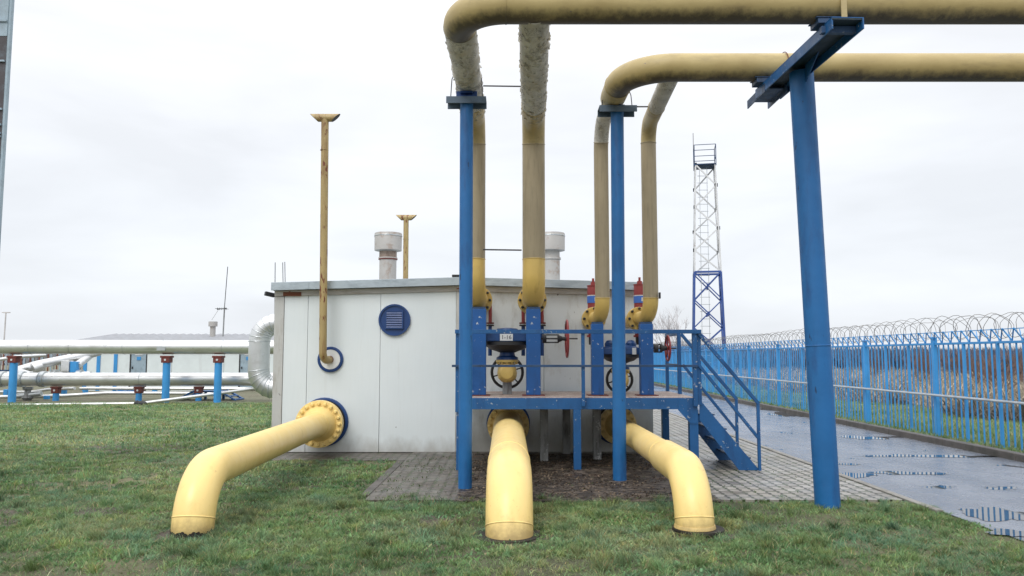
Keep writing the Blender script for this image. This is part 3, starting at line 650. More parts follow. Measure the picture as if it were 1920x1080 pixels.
for px, ly in ((1020, 11.9), (1062, 12.7), (1119, 12.05)):
    lx = P(px, 800, ly).x; w = .12
    o = MB().box((lx-w/2, ly-w/2, 0), (lx+w/2, ly+w/2, ZD-.03)).build('leg', 'greypost', pl, bevel=.004); o['label'] = 'weathered unpainted grey leg under the deck'
zt, zm = P(0, 622, YF).z, P(0, 686, YF).z
def post(px_, py_, w=.04, z0=ZD-.12, z1=None, nm='rail_post'):
    MB().box((px_-w/2, py_-w/2, z0), (px_+w/2, py_+w/2, z1 or zt-.02)).build(nm, 'blue', pl, bevel=.002)
post(x0+.01, YF-.02, .045, ZD-.2); post(P(1093, 700, YF).x, YF-.032, .048); post(x1-.03, YF-.03, .06); post(x1+.035, YF-.0, .055, ZD-.1)
post(x0+.01, YK-.05, .045); post(x1-.03, 11.93, .055); post(x1-.03, YK+.02, .05)
def rail(a, b, w=.05, h=.05, nm='rail', mt='blue'): MB().bar(a, b, w, h, up=(0, 0, 1)).build(nm, mt, pl, bevel=.002)
rail((x0-.02, YF-.06, zt), (x1+.06, YF-.06, zt), .05, .055, 'top_rail'); rail((x0-.06, YF-.065, zm), (x1-.0, YF-.065, zm), .045, .032, 'mid_rail', 'bluedark')
rail((x0, YF-.02, zt), (x0, YK, zt), .045, .045, 'top_rail'); rail((x0-.005, YF-.02, zm), (x0-.005, YK, zm), .04, .03, 'mid_rail', 'bluedark')
rail((x1-.03, 11.93, zt), (x1-.03, YK+.04, zt), .05, .05, 'top_rail'); rail((x1-.03, 11.93, zm), (x1-.03, YK, zm), .04, .03, 'mid_rail', 'bluedark')
# stair
xe = P(1420, 870, YF).x
st = thing('x', (0, 0, 0), 'x', 'x'); bpy.data.objects.remove(st)
for yy in (YF, 12.0):
    xt = x1+.03
    o = MB().prism([(xt, yy-.012, ZD-.03), (xe+.02, yy-.012, .03), (xe+.02, yy-.012, 0), (xe-.24, yy-.012, 0), (xt, yy-.012, ZD-.31)], (0, .012, 0)).build('stair_stringer', 'blue', pl)
    MB().bar((xt, yy+.02, ZD-.03), (xe+.02, yy+.02, .02), .06, .01, up=(0, 0, 1)).build('stringer_lip', 'blue', o)
    zr = P(0, 757, YF).z; zmr = P(0, 822, YF).z
    MB().box((xe-.0, yy-.05, .02), (xe+.04, yy-.012, zr)).build('stair_post', 'blue', pl, bevel=.002)
    MB().bar((xt-.02, yy-.035, zt), (xe+.03, yy-.035, zr), .045, .045, up=(0, 0, 1)).build('handrail', 'blue', pl, bevel=.002)
    MB().bar((xt-.0, yy-.035, P(0, 685, YF).z), (xe+.02, yy-.035, zmr), .04, .04, up=(0, 0, 1)).build('stair_mid_rail', 'blue', pl, bevel=.002)
for k in range(4):
    q = (k+1)/5; x = x1+.03+(xe-x1)*q; z = (ZD-.03)*(1-q)
    MB().box((x-.16, YF+.003, z-.02), (x+.05, 11.985, z)).build('stair_tread', 'bluedark', pl, bevel=.003)
# square riser supports
for px, w, zz, lab in ((898, .21, zA-.16, 'square blue support under the first riser behind the slim column'), (1000, .21, zA-.16, 'square blue support under the thick riser at the platform centre'),
                  (1120, .175, zB-.10, 'square blue support just left of the second slim column'), (1212, .185, zB-.10, 'square blue support under the rightmost riser')):
    x = P(px, 700, 11.5).x; o = thing('riser_support', (x, 11.5, ZD), lab, 'pipe support', 'square blue supports under the risers')
    MB().box((x-w/2, 11.5-w/2, ZD+.012), (x+w/2, 11.5+w/2, zz)).build('post', 'bluepost', o, bevel=.006)
    MB().box((x-w/2-.06, 11.5-w/2-.04, ZD+.001), (x+w/2+.06, 11.5+w/2+.06, ZD+.012)).build('base_plate', 'redbrown', o)
    MB().box((x-w/2+.01, 11.5-w/2+.01, zz), (x+w/2-.01, 11.5+w/2-.01, zz+.03)).build('seat', 'bluedark', o)
# ================================================================== REGULATORS, ACTUATORS, HANDWHEELS
def regulator(px, y0, Rd, yy, lab, s=1.0, plate=True):
    c = P(px, y0, yy); t = thing('pressure_regulator', (c.x, yy, ZD), lab, 'regulator')
    z = c.z
    MB().lathe((c.x, yy, z), (0, 0, 1), [(-.11*s, Rd*.93), (-.095*s, Rd), (.05*s, Rd), (.06*s, Rd*.97), (.09*s, Rd*.5), (.11*s, Rd*.48), (.125*s, Rd*.1)], 40).build('diaphragm_case', 'navy2', t)
    MB().lathe((c.x, yy, z-.11*s), (0, 0, -1), [(-.02, Rd*1.16), (.03*s, Rd*1.16), (.05*s, Rd*.95), (.09*s, Rd*.8), (.12*s, Rd*.5), (.14*s, Rd*.36)], 40).build('lower_case', 'black', t)
    MB().box((c.x-Rd*1.12, yy-Rd*1.02, z-.085*s), (c.x+Rd*1.12, yy+Rd*.9, z+.04*s)).build('yoke', 'navy2', t, bevel=.01)
    MB().lathe((c.x, yy, z-.25*s), (0, 0, -1), [(0, .11*s), (.05*s, .12*s), (.075*s, .165*s), (.11*s, .165*s)], 32).build('neck', 'navy', t)
    f = MB().lathe((c.x, yy, z-.36*s), (0, 0, -1), [(0, .17*s), (.035*s, .17*s), (.035*s, .11*s), (.1*s, .11*s)], 32).build('flange', 'yellow2', t)
    bolts(f, (c.x, yy, z-.38*s), (0, 0, 1), .148*s, 12, .014, .09, 'yellow2')
    MB().lathe((c.x, yy-.02, z-.42*s), (0, 0, -1), [(0, .12*s), (.06*s, .135*s), (.14*s, .15*s), (.22*s, .135*s), (.27*s, .08*s), (.28*s, .02)], 32).build('valve_body', 'yellow2', t)
    MB().lathe((c.x, yy-.02, z-.55*s), (0, -1, 0), [(0, .13*s), (.14*s, .125*s), (.18*s, .09*s), (.19*s, .01)], 32).build('valve_cover', 'yellow2', t)
    w = MB().torus((c.x, yy+.12, z-.55*s), (0, 1, 0), .235*s, .022, 40, 8).build('handwheel', 'black', t)
    m = MB()
    for k in range(3): a = k*math.pi/3+.3; m.bar((c.x-math.cos(a)*.23*s, yy+.12, z-.55*s-math.sin(a)*.23*s), (c.x+math.cos(a)*.23*s, yy+.12, z-.55*s+math.sin(a)*.23*s), .02)
    m.build('spokes', 'black', w)
    MB().box((c.x-.07, yy-.05, ZD+.001), (c.x+.07, yy+.05, z-.66*s)).build('base_bracket', 'greypost', t, bevel=.004)
    if plate:
        q = MB().box((c.x-.105, yy-Rd*1.02-.012, z-.078), (c.x+.085, yy-Rd*1.02-.003, z+.022)).build('label_plate', 'sign', t)
        try:
            cu = bpy.data.curves.new('lettering', 'FONT'); cu.body = '1-16'; cu.size = .085; cu.extrude = .001; cu.align_x = 'CENTER'; cu.align_y = 'CENTER'
            ob = bpy.data.objects.new('lettering', cu); COL.objects.link(ob); ob.data.materials.append(M['ink']); ob.parent = q
            ob_l = Vector((c.x-.01, yy-Rd*1.02-.0145, z-.028))-Vector(t['_o']); bpy.context.view_layer.update()
            me = bpy.data.meshes.new_from_object(ob.evaluated_get(bpy.context.evaluated_depsgraph_get())); bpy.data.objects.remove(ob)
            ob = bpy.data.objects.new('lettering', me); COL.objects.link(ob); ob.parent = q; ob.location = ob_l; ob.rotation_euler = (math.pi/2, 0, 0)
        except Exception as ex: print(ex)
    else:
        for s2 in (-1, 1): MB().lathe((c.x+s2*.16, yy-.03, z+.05), (0, 0, 1), [(0, .08), (.05, .08), (.09, .05), (.1, .01)], 20).build('dome_cap', 'navy2', t)
        MB().box((c.x+.14, yy-Rd*1.02-.01, z-.07), (c.x+.20, yy-Rd*1.02-.002, z+.03)).build('label_plate', 'sign', t)
regulator(951, 630, .33, 11.85, 'blue pressure regulator between the two thick risers with a white number plate', 1.0)
regulator(1163, 656, .26, 11.9, 'smaller blue regulator hidden partly behind the second slim column', .82, False)
def handwheel(px0, px1, pw, px2, py, R, yy, lab):
    a, b, w, e = [P(q, py, yy) for q in (px0, px1, pw, px2)]; t = thing('valve_handwheel', a, lab, 'valve', 'red handwheel valves beside the risers')
    h = 7*yy/F
    m = MB()
    for s in (-1, 1): m.bar(a+Vector((.02, 0, s*h)), b+Vector((-.05, 0, s*h)), .02)
    m.tube([a, a+Vector((.06, 0, 0))], h+.012, 14); m.tube([b-Vector((.07, 0, 0)), b+Vector((.0, 0, 0))], [h+.01, h*.6], 14); m.tube([b, w], h*.55, 12); m.build('yoke', 'black', t)
    MB().tube([a-Vector((.12, 0, 0)), e], .012, 10).build('stem', 'black', t)
    ww = MB().torus(w, (1, 0, 0), R, .016, 44, 8).build('wheel', 'red', t)
    m = MB()
    for k in range(5): q = 2*math.pi*k/5+.4; m.bar(w, w+Vector((0, math.cos(q)*R, math.sin(q)*R)), .018)
    m.disc(w, (1, 0, 0), .04, .03, 12); m.build('spokes', 'red', ww)
handwheel(1017, 1054, 1063, 1083, 635, .275, 11.75, 'larger red handwheel on a black yoke right of the thick riser support')
handwheel(1226, 1247, 1252, 1268, 653, .185, 11.75, 'smaller red handwheel at the right end of the platform')
def actuator(px, yy, y_top, y_body, y_bot, r, lab):
    t_, b_, e_ = P(px, y_top, yy), P(px, y_body, yy), P(px, y_bot, yy); t = thing('red_actuator', (t_.x, yy, e_.z), lab, 'actuator', 'red cylinders behind the riser elbows')
    MB().lathe((t_.x, yy, e_.z), (0, 0, 1), [(0, r*1.15), (.03, r*1.15), (.03, r*.9), (b_.z-e_.z-.02, r), (b_.z-e_.z, r*.95)], 24).build('cylinder', 'red', t)
    MB().lathe((t_.x, yy, b_.z), (0, 0, 1), [(0, r*1.05), (.015, r*1.05), (.02, r*.45), (t_.z-b_.z-.06, r*.42), (t_.z-b_.z-.06, r*.2), (t_.z-b_.z, r*.2)], 20).build('spindle_cap', 'red', t)
    MB().tube([(t_.x, yy, e_.z-.12), (t_.x, yy, e_.z)], r*.8, 16).build('foot', 'black', t)
    z = P(0, 562, yy).z; q = MB().tube([(t_.x, yy, z-.055), (t_.x, yy, z+.055)], r*1.03, 24).build('label_band', 'signblue', t)
    MB().tube([(t_.x, yy, z+.055), (t_.x, yy, z+.07)], r*1.035, 24).build('white_edge', 'sign', q); MB().box((t_.x+.01, yy-r*1.06, z-.03), (t_.x+.035, yy-r*.9, z+.03)).build('pictogram', 'sign', q)
actuator(1112, 12.35, 522, 537, 632, .095, 'red cylinder behind the slim riser left of the second column'); actuator(1199, 12.35, 520, 535, 632, .095, 'red cylinder behind the rightmost riser, blue label showing')
for px, x in ((919, 0), (981, 0), (1016, 0)):
    c = P(px, 590, 12.3); t = thing('impulse_line', (c.x, 12.3, 1.4), {919: 'red impulse line right of the first riser support', 981: 'red impulse line left of the central riser support', 1016: 'red impulse line right of the central riser support'}[px], 'impulse line', 'red impulse lines behind the risers')
    z1, z2 = P(0, 560, 12.3).z, P(0, 606, 12.3).z
    MB().tube([(c.x, 12.3, z1), (c.x, 12.3, z2)], .028, 12).build('tube', 'red', t)
    f = MB().disc((c.x, 12.3, z2), (0, 0, 1), .062, .025, 18).build('flange', 'redbrown', t); MB().disc((c.x, 12.3, z2-.035), (0, 0, 1), .062, .025, 18).build('flange', 'black', t)
    MB().tube([(c.x, 12.3, z2-.04), (c.x, 12.3, 1.6)], .03, 12).build('tube', 'navy', t)
# ================================================================== FENCE
XF = 8.0; ZG = .10; ZT = 1.82
fn = thing('steel_fence', (XF, 14.8, ZG), 'long blue steel bar fence with razor wire along the far side of the wet road', 'fence')
PW = 2.9; first = 14.8-PW*2; nb = 20
for k in range(nb+1):
    y = first+k*PW
    MB().box((XF-.04, y-.045, ZG-.05), (XF+.04, y+.045, ZT+.13)).build('fence_post', 'fence', fn, bevel=.006)
cnt = 0
for k in range(nb):
    y = first+k*PW; m = MB()
    for j in (1, 2): yy = y+j*PW/3; m.box((XF-.023, yy-.024, ZG-.03), (XF+.023, yy+.024, ZT+.02))
    m.box((XF-.02, y+.055, ZT-.02), (XF+.02, y+PW-.055, ZT+.02))
    pn = m.build('fence_panel', 'fence', fn, bevel=.003); mm = MB()
    for j in range(18):
        if j % 6 == 0: continue
        yy = y+j*PW/18
        if k < 7: MB().box((XF-.010, yy-.011, ZG+.02), (XF+.010, yy+.011, ZT-.02)).build('bar', 'fence', pn)
        else: mm.box((XF-.011, yy-.013, ZG+.02), (XF+.011, yy+.013, ZT-.02))
    if k >= 7: mm.build('bars', 'fence', pn)
Y0, Y1 = first, first+nb*PW
MB().tube([(XF-.085, Y0, .865), (XF-.085, Y1, .865)], .024, 10).build('pipe_rail', 'steel', fn)
m = MB(); n = int((Y1-Y0)/.29)
for j in range(n):                          # zig-zag bracket wire under the coil
    a = Y0+j*.29; m.bar((XF, a, ZT+.02), (XF-.06, a+.145, ZT+.22), .018); m.bar((XF-.06, a+.145, ZT+.22), (XF, a+.29, ZT+.02), .018)
    m.bar((XF, a+.05, ZT+.02), (XF+.07, a+.2, ZT+.2), .012)
m.bar((XF-.06, Y0, ZT+.21), (XF-.06, Y1, ZT+.21), .014); m.build('wire_bracket', 'fence', fn)
def coil(R, pitch, zc, r, nm, ph=0):
    pts = []; k = 0; tot = (Y1-Y0)/pitch; N_ = int(tot*18)
    for i in range(N_):
        t = i/18*2*math.pi+ph; j = .02*math.sin(i*.37)+.015*math.sin(i*1.3)
        pts.append(Vector((XF+math.cos(t)*(R+j), Y0+i/18*pitch+.03*math.sin(i*.21), zc+math.sin(t)*(R+j))))
    MB().tube(pts, r, 4, False).build(nm, 'wire', fn)
coil(.20, .38, ZT+.29, .005, 'razor_wire'); coil(.185, .43, ZT+.26, .0045, 'razor_wire', 2.2)
# ================================================================== LATTICE TOWER
YT = 45.0; cx = P(1329, 660, YT).x
tw = thing('lattice_tower', (cx, YT, 0), 'tall white and blue lattice tower with a caged top beyond the fence', 'tower')
zt_ = P(0, 312, YT).z; zc_ = P(0, 276, YT).z; zs = P(0, 512, YT).z
def R_(z): return (1.30 + (.78-1.30)*z/zt_)
phi = [math.radians(a) for a in (33.7, 123.7, 213.7, 303.7)]
def L_(i, z):
    a = phi[i % 4]; return Vector((cx+R_(z)*math.cos(a), YT+R_(z)*math.sin(a), z))
for i in range(4):
    MB().bar(L_(i, 0), L_(i, zs), .10).build('leg', 'towerblue', tw); MB().bar(L_(i, zs), L_(i, zt_), .08).build('leg', 'towerwhite', tw)
lev = [0, zs*.26, zs*.5, zs*.75, zs]; lev += [zs+(zt_-zs)*k/5 for k in range(1, 6)]
mb, mw = MB(), MB()
for j, (a, b) in enumerate(zip(lev, lev[1:])):
    m = mb if b <= zs+.01 else mw; w = .066 if m is mb else .075
    for i in range(4):
        p, q = (i, i+1) if (i+j) % 2 else (i+1, i)
        m.bar(L_(p, a), L_(q, b), w)
        mid = (L_(p, a)+L_(q, b))/2
        if m is mb: m.bar(L_(q, a), L_(p, b), w*.9); m.bar(mid-Vector((0, 0, .12)), mid+Vector((0, 0, .12)), .05, .2)
        else: m.bar(L_(q, b)-Vector((0, 0, .1)), L_(q, b)+Vector((0, 0, .1)), .17, .06)
for i in range(4): mb.bar(L_(i, zs), L_(i+1, zs), .11); mw.bar(L_(i, zt_), L_(i+1, zt_), .08)
mb.build('bracing', 'towerblue', tw); mw.build('bracing', 'towerwhite', tw)
ml = MB(); c0 = Vector((cx-.15, YT, 0))
for s in (-1, 1): ml.bar(c0+Vector((s*.22, 0, 1)), c0+Vector((s*.22+.05, 0, zt_)), .025)
for k in range(28): ml.bar(c0+Vector((-.3, 0, 1.2+k*.42)), c0+Vector((.3, 0, 1.2+k*.42)), .028)
ml.build('ladder', 'steel', tw)
cg = MB(); Rc = .86
def C_(i, z): a = phi[i % 4]; return Vector((cx+Rc*math.cos(a), YT+Rc*math.sin(a), z))
for i in range(4):
    cg.bar(C_(i, zt_-.1), C_(i, zc_), .04)
    for k in (.0, .42, 1): cg.bar(C_(i, zt_+(zc_-zt_)*k), C_(i+1, zt_+(zc_-zt_)*k), .032)
cg.build('cage', 'bluedark', tw)
MB().prism([C_(i, zt_-.04) for i in range(4)], (0, 0, .07)).build('platform', 'bluedark', tw)
MB().tube([C_(1, zt_), C_(1, P(0, 243, YT).z)], .02, 6).build('aerial', 'wire', tw)
# ================================================================== MAST AT THE LEFT EDGE
ym = 10.0; a, b = P(22, 0, ym), P(0, 380, ym); ax = (a-b).normalized()
def Mz(z): return b+ax*((z-b.z)/ax.z)          # the mast leans a little
ma = thing('steel_mast', (Mz(0).x-.25, ym, 0), 'dark blue grey steel mast cut off by the left edge of the view', 'mast')
def mbar(z0, z1, ox, oy, w, h, nm, mt): MB().bar(Mz(z0)+Vector((ox, oy, 0)), Mz(z1)+Vector((ox, oy, 0)), w, h, up=(0, 1, 0)).build(nm, mt, ma, bevel=.003)
for ox in (-.018, -.48): mbar(0, 8, ox, .03, .036, .06, 'corner_angle', 'bluegrey')
zz = P(0, 68, ym).z; mbar(0, zz, -.25, .02, .44, .05, 'infill_plate', 'umber'); mbar(zz, 8, -.25, .02, .44, .06, 'top_plate', 'bluegrey')
for y in (40, 115, 205, 234, 250, 256, 290, 330): q = Mz(P(0, y, ym).z); MB().box((q.x-.46, ym-.03, q.z-.012), (q.x-.036, ym-.006, q.z+.012)).build('batten', 'bluegrey', ma)
# ================================================================== BACKGROUND PIPE RACK (left)
YP = 27.0
def sup(px, yy, ytop, w, lab, ybase=None, clamp=True):
    c = P(px, 700, yy); zt0 = P(0, ytop, yy).z; t = thing('pipe_stanchion', (c.x, yy, 0), lab, 'pipe support', 'short blue supports with red clamps')
    MB().tube([(c.x, yy, 0), (c.x, yy, zt0)], w*.48, 20).build('post', 'fence', t)
    if clamp:
        k = MB(); k.box((c.x-w*.55, yy-w*.55, zt0-.02), (c.x+w*.55, yy+w*.55, zt0+.15)); k.box((c.x-w*.68, yy-w*.6, zt0+.15), (c.x+w*.68, yy+w*.6, zt0+.22)); cl = k.build('clamp', 'redbrown', t, bevel=.01)
        MB().disc((c.x, yy-w*.57, zt0+.08), (0, 1, 0), .035, .02, 10).build('bolt_head', 'sign', cl)
up = thing('insulated_pipeline', (-16, YP, 1.9), 'upper thick silver insulated pipe crossing the left background', 'pipeline', 'silver pipes of the background rack')
zu = P(0, 651, YP).z; xr = XL-1.0+4
MB().tube([(-24, YP, zu), (-15, YP, zu+.01), (-14.9, YP, zu+.01), (-11.9, YP, zu), (-4, YP, zu)], .245, 28).build('jacket', 'foil', up)
for px in (60, 135, 235, 308, 420): MB().torus((P(px, 650, YP).x, YP, zu), (1, 0, 0), .247, .008, 28, 6).build('seam', 'steel', up)
c = P(308, 654, YP); MB().box((c.x-.15, YP-.262, zu-.12), (c.x+.15, YP-.2, zu+.02)).build('patch', 'steel', up, bevel=.003)
for px, lab in ((25, 'leftmost tall blue stanchion under the upper silver pipe'), (312, 'middle tall blue stanchion under the upper silver pipe'), (409, 'tall blue stanchion nearest the white building corner')): sup(px, YP, 679, .26, lab)
lo = thing('insulated_pipeline', (-16, 28, .8), 'lower thick silver insulated pipe with bolted joints in the left background', 'pipeline', 'silver pipes of the background rack')
zl = P(0, 711, 28).z; MB().tube([(-25, 28, zl), (-4.5, 28, zl)], .235, 28).build('jacket', 'foil', lo)
for px in (5, 42, 82):
    x = P(px, 711, 28).x; f = MB().tube([(x-.07, 28, zl), (x+.07, 28, zl)], .285, 28).build('flange', 'steel', lo, bevel=.01)
    MB().tube([(x-.13, 28, zl), (x-.1, 28, zl)], .27, 28).build('flange', 'steel', lo)
for px in (265,): MB().torus((P(px, 711, 28).x, 28, zl), (1, 0, 0), .237, .01, 28, 6).build('seam', 'steel', lo)
for px, lab in ((107, 'short blue stanchion near the bolted pipe joint'), (262, 'short blue stanchion under the seam of the lower silver pipe'), (374, 'short stanchion above the blue stile')): sup(px, 28, 736, .22, lab)
lo2 = thing('insulated_pipeline', (-17, 30, .95), 'silver insulated pipe end half hidden behind the lower silver pipe', 'pipeline', 'silver pipes of the background rack')
zl2 = P(0, 706, 31).z; MB().tube([P(-60, 706, 31), P(170, 706, 31)], .2, 24).build('jacket', 'foil', lo2)
for px in (103, 150): x = P(px, 706, 31).x; MB().tube([(x-.08, 31, zl2), (x+.08, 31, zl2)], .27, 24).build('flange', 'steel', lo2)
def small(pts, r, lab, nm='thin_pipe', mt='foil', fil=None):
    q = [P(*p) for p in pts]; o = MB().tube(fillet(q, fil, 5) if fil else q, r, 14).build(nm, mt); tag(o, lab, 'pipe', 'thin silver pipes near the ground'); return o
small([(-40, 761, 25.8), (250, 757, 25.8), (268, 756, 25.8), (430, 735, 27.3), (520, 722, 28.4)], .055, 'thin silver pipe nearest the lawn, rising towards the duct')
small([(150, 728, 31), (470, 729, 31), (560, 729, 31)], .06, 'straight thin silver pipe just under the lower thick pipe')
small([(-40, 745, 29.5), (120, 742, 29.5), (200, 737, 29.5), (420, 738, 29.5)], .065, 'slightly bent thin silver pipe crossing behind the stanchions')
small([(-40, 735, 31), (60, 735, 31), (90, 730, 30.5), (140, 728, 30)], .06, 'thin silver pipe at the far left below the bolted joint')
c = P(264, 757, 25.8); tag(MB().lathe(c-Vector((.2, 0, 0)), (1, 0, 0), [(0, .07), (.08, .12), (.14, .08), (.25, .11), (.38, .06)], 14).build('pipe_coupling', 'black'), 'black coupling on the thin silver pipe nearest the lawn', 'coupling')
dg = thing('crossover_pipe', P(60, 700, 29), 'silver pipe climbing diagonally from the bolted joint to the upper pipe', 'pipe')
q = fillet([P(58, 706, 28.6), P(28, 697, 29.5), P(70, 684, 30.5), P(150, 668, 32), P(185, 660, 33)], [.3, .5, 1.0], 5)
MB().tube(q, .17, 20).build('jacket', 'foil', dg); MB().tube([P(62, 692, 29.8), P(78, 686, 30)], .24, 16).build('joint', 'foil', dg)
b_ = P(127, 687, 31); MB().box((b_.x-.16, 30.8, P(0, 697, 31).z), (b_.x+.16, 31.1, P(0, 676, 31).z)).build('valve_box', 'foil', dg, bevel=.01); MB().box((b_.x+.17, 30.85, P(0, 698, 31).z), (b_.x+.42, 31.1, P(0, 678, 31).z)).build('valve_box', 'fence', dg, bevel=.01)
dg2 = thing('crossover_pipe', P(140, 700, 30), 'short silver pipe stub dropping diagonally beside the pale annex', 'pipe')
MB().tube([P(143, 686, 31), P(172, 664, 33)], .15, 18).build('jacket', 'foil', dg2)
dg3 = thing('crossover_pipe', P(0, 675, 32), 'thin silver pipe rising at the far left edge under the upper pipe', 'pipe')
MB().tube([P(-30, 679, 32), P(30, 669, 32), P(85, 666, 33)], .07, 12).build('jacket', 'foil', dg3)
bx = thing('gate_valve', P(60, 735, 28.5), 'grubby dark valve under the bolted pipe joint', 'valve')
c = P(52, 735, 28.2); MB().lathe(c-Vector((0, 0, .3)), (0, 0, 1), [(0, .12), (.1, .2), (.2, .12), (.35, .1), (.4, .17), (.48, .17)], 16).build('body', 'greypost', bx); MB().tube([c-Vector((.4, 0, .15)), c+Vector((.5, 0, -.05))], .09, 12).build('spool', 'steel', bx)
def stile(px, yy, w, lab):
    c = P(px, 740, yy); t = thing('crossing_stile', (c.x, yy, 0), lab, 'stile'); zt0 = P(0, 732, yy).z
    MB().box((c.x-w*.5, yy-.4, zt0-.06), (c.x+w*.5, yy+.4, zt0)).build('deck', 'blue', t, bevel=.01)
    for s in (-1, 1):
        for dy in (-.38, .38):
            MB().bar((c.x+s*w*.48, yy+dy, zt0), (c.x+s*(w*.48+.62), yy+dy, 0), .05, .13, up=(0, 1, 0)).build('stringer', 'blue', t)
            MB().box((c.x+s*w*.35-.04, yy+dy-.04, 0), (c.x+s*w*.35+.04, yy+dy+.04, zt0-.06)).build('leg', 'blue', t)
        for k in range(3): q_ = (k+.6)/3; MB().box((c.x+s*(w*.48+.62*q_)-.12, yy-.36, zt0*(1-q_)-.03), (c.x+s*(w*.48+.62*q_)+.12, yy+.36, zt0*(1-q_))).build('step', 'blue', t)
stile(395, 28.6, .95, 'blue steel stile with steps over the low pipes near the building corner'); stile(236, 33, .5, 'small far blue stile behind the low pipes')
for px, yy in ((290, 33), (160, 33), (12, 30), (88, 29.0), (120, 32), (225, 33)):
    c = P(px, 740, yy); w = .16
    tag(MB().box((c.x-w/2, yy-w/2, 0), (c.x+w/2, yy+w/2, P(0, 730 if px != 88 else 742, yy).z)).build('pipe_stub_post', 'fence', bevel=.008), {290: 'low blue post between the middle stanchion and the pipe seam', 160: 'low blue post behind the lower silver pipe, below the annex edge', 12: 'low blue post at the left edge below the bolted joint', 88: 'stubby blue post standing free left of the short stanchion', 120: 'low blue post just right of the short stanchion', 225: 'low blue post before the small far stile'}[px], 'post', 'low blue posts under the thin pipes')
# far annex building
YN = 36.0; an = thing('annex_building', (-13, YN, 0), 'long low pale annex with grey doors behind the silver pipes', 'building')
xA, xB = P(158, 680, YN).x, -3.0; zE = P(0, 639, YN).z
pan = [xA, P(186, 0, YN).x, P(218, 0, YN).x, P(244, 0, YN).x]
xd1, xd2 = P(244, 680, YN).x, P(275, 680, YN).x; xd3, xd4 = P(449, 680, YN).x, P(480, 680, YN).x
for a, b in ((xA, P(186, 680, YN).x), (P(186, 680, YN).x, P(217, 680, YN).x), (P(217, 680, YN).x, xd1), (xd2, P(322, 680, YN).x), (P(322, 680, YN).x, P(420, 680, YN).x), (P(420, 680, YN).x, xd3), (xd4, xB)):
    MB().box((a+.01, YN, 0), (b-.01, YN+.12, zE-.02)).build('wall_panel', 'whitefar', an)
for px in (160, 185, 217): x = P(px, 680, YN).x; MB().box((x-.08, YN-.03, 0), (x+.08, YN-.004, zE-.05)).build('blue_trim', 'fence', an)
for a, b in ((xd1, xd2), (xd3, xd4)):
    d_ = MB().box((a+.03, YN+.02, .05), (b-.03, YN+.1, 2.05)).build('door', 'bluegrey', an); MB().box((a-.02, YN-.01, 0), (a+.03, YN+.12, 2.1)).build('frame', 'black', d_); MB().box((b-.03, YN-.01, 0), (b+.02, YN+.12, 2.1)).build('frame', 'black', d_)
    MB().box((a+.02, YN+.02, 2.06), (b-.02, YN+.1, zE-.02)).build('frame', 'whitefar', d_)
    MB().box((a+.22, YN+.0, 1.62), (b-.2, YN+.018, 1.82)).build('sign', 'sign', d_); MB().box((a+.3, YN+.0, 1.40), (b-.28, YN+.018, 1.55)).build('sign', 'fence', d_); MB().box((a+.09, YN-.03, 1.0), (a+.13, YN+.018, 1.1)).build('handle', 'black', d_)
MB().box((xA, YN+.12, 0), (xA+.1, YN+7, zE-.02)).build('side_wall', 'whitefar', an)
m = MB(); n = 90; zR = zE+.28                # corrugated sheet, ridge along X
for k in range(n+1):
    x = xA-.3+(xB-xA+.3)*k/n; dz = .035*math.cos(k*math.pi)
    m.v += [Vector((x, YN-.35, zE+dz)), Vector((x, YN+3.4, zR+.12+dz)), Vector((x, YN+7.3, zE+dz)), Vector((x, YN-.35, zE-.05+dz)), Vector((x, YN+3.4, zR+.07+dz)), Vector((x, YN+7.3, zE-.05+dz))]
for k in range(n):
    i = k*6; j = i+6; m.f += [(i, j, j+1, i+1), (i+1, j+1, j+2, i+2), (i+3, i+4, j+4, j+3), (i+4, i+5, j+5, j+4), (i, i+3, j+3, j), (i+2, j+2, j+5, i+5)]
m.f += [(0, 1, 4, 3), (1, 2, 5, 4), (n*6, n*6+3, n*6+4, n*6+1), (n*6+1, n*6+4, n*6+5, n*6+2)]
m.build('roof', 'slate', an, ang=20)
c = P(399, 620, 38); r = .2; z0 = zE
s = MB().tube([(c.x, 38, z0), (c.x, 38, P(0, 611, 38).z)], .13, 18).build('chimney', 'stack', an); MB().tube([(c.x, 38, P(0, 612, 38).z), (c.x, 38, P(0, 603, 38).z)], .21, 20).build('cap', 'stack', s)
am = thing('radio_antenna', (P(418, 633, 38).x, 38, zE), 'tall thin radio antenna with a small yagi on the annex roof', 'antenna')
MB().tube([P(418, 634, 38), P(421, 575, 38)], .035, 8).build('mast', 'greypost', am); MB().tube([P(421, 575, 38), P(427, 500, 38)], .018, 6).build('whip', 'black', am)
m = MB(); m.bar(P(407, 580, 38), P(425, 578, 38), .03)
for px in (408, 412, 416, 420, 424): q = P(px, 579, 38); m.bar(q-Vector((0, .3, 0)), q+Vector((0, .3, 0)), .02); m.bar(q-Vector((0, 0, .06)), q+Vector((0, 0, .06)), .02)
m.build('yagi', 'black', am); MB().tube([P(410, 580, 38), P(397, 600, 38)], .008, 5).build('cable', 'wire', am)
lp = thing('lamp_post', P(9, 700, 60), 'distant slender lamp post with a crossbar at the far left', 'lamp post'); lp.location.z = 0; lp['_o'] = tuple(lp.location)
q = P(7, 640, 60); MB().tube([(q.x, 60, 0), tuple(P(11, 587, 60))], .05, 8).build('pole', 'twigfar', lp); MB().bar(P(4, 586, 60), P(19, 586, 60), .08).build('crossbar', 'twigfar', lp)
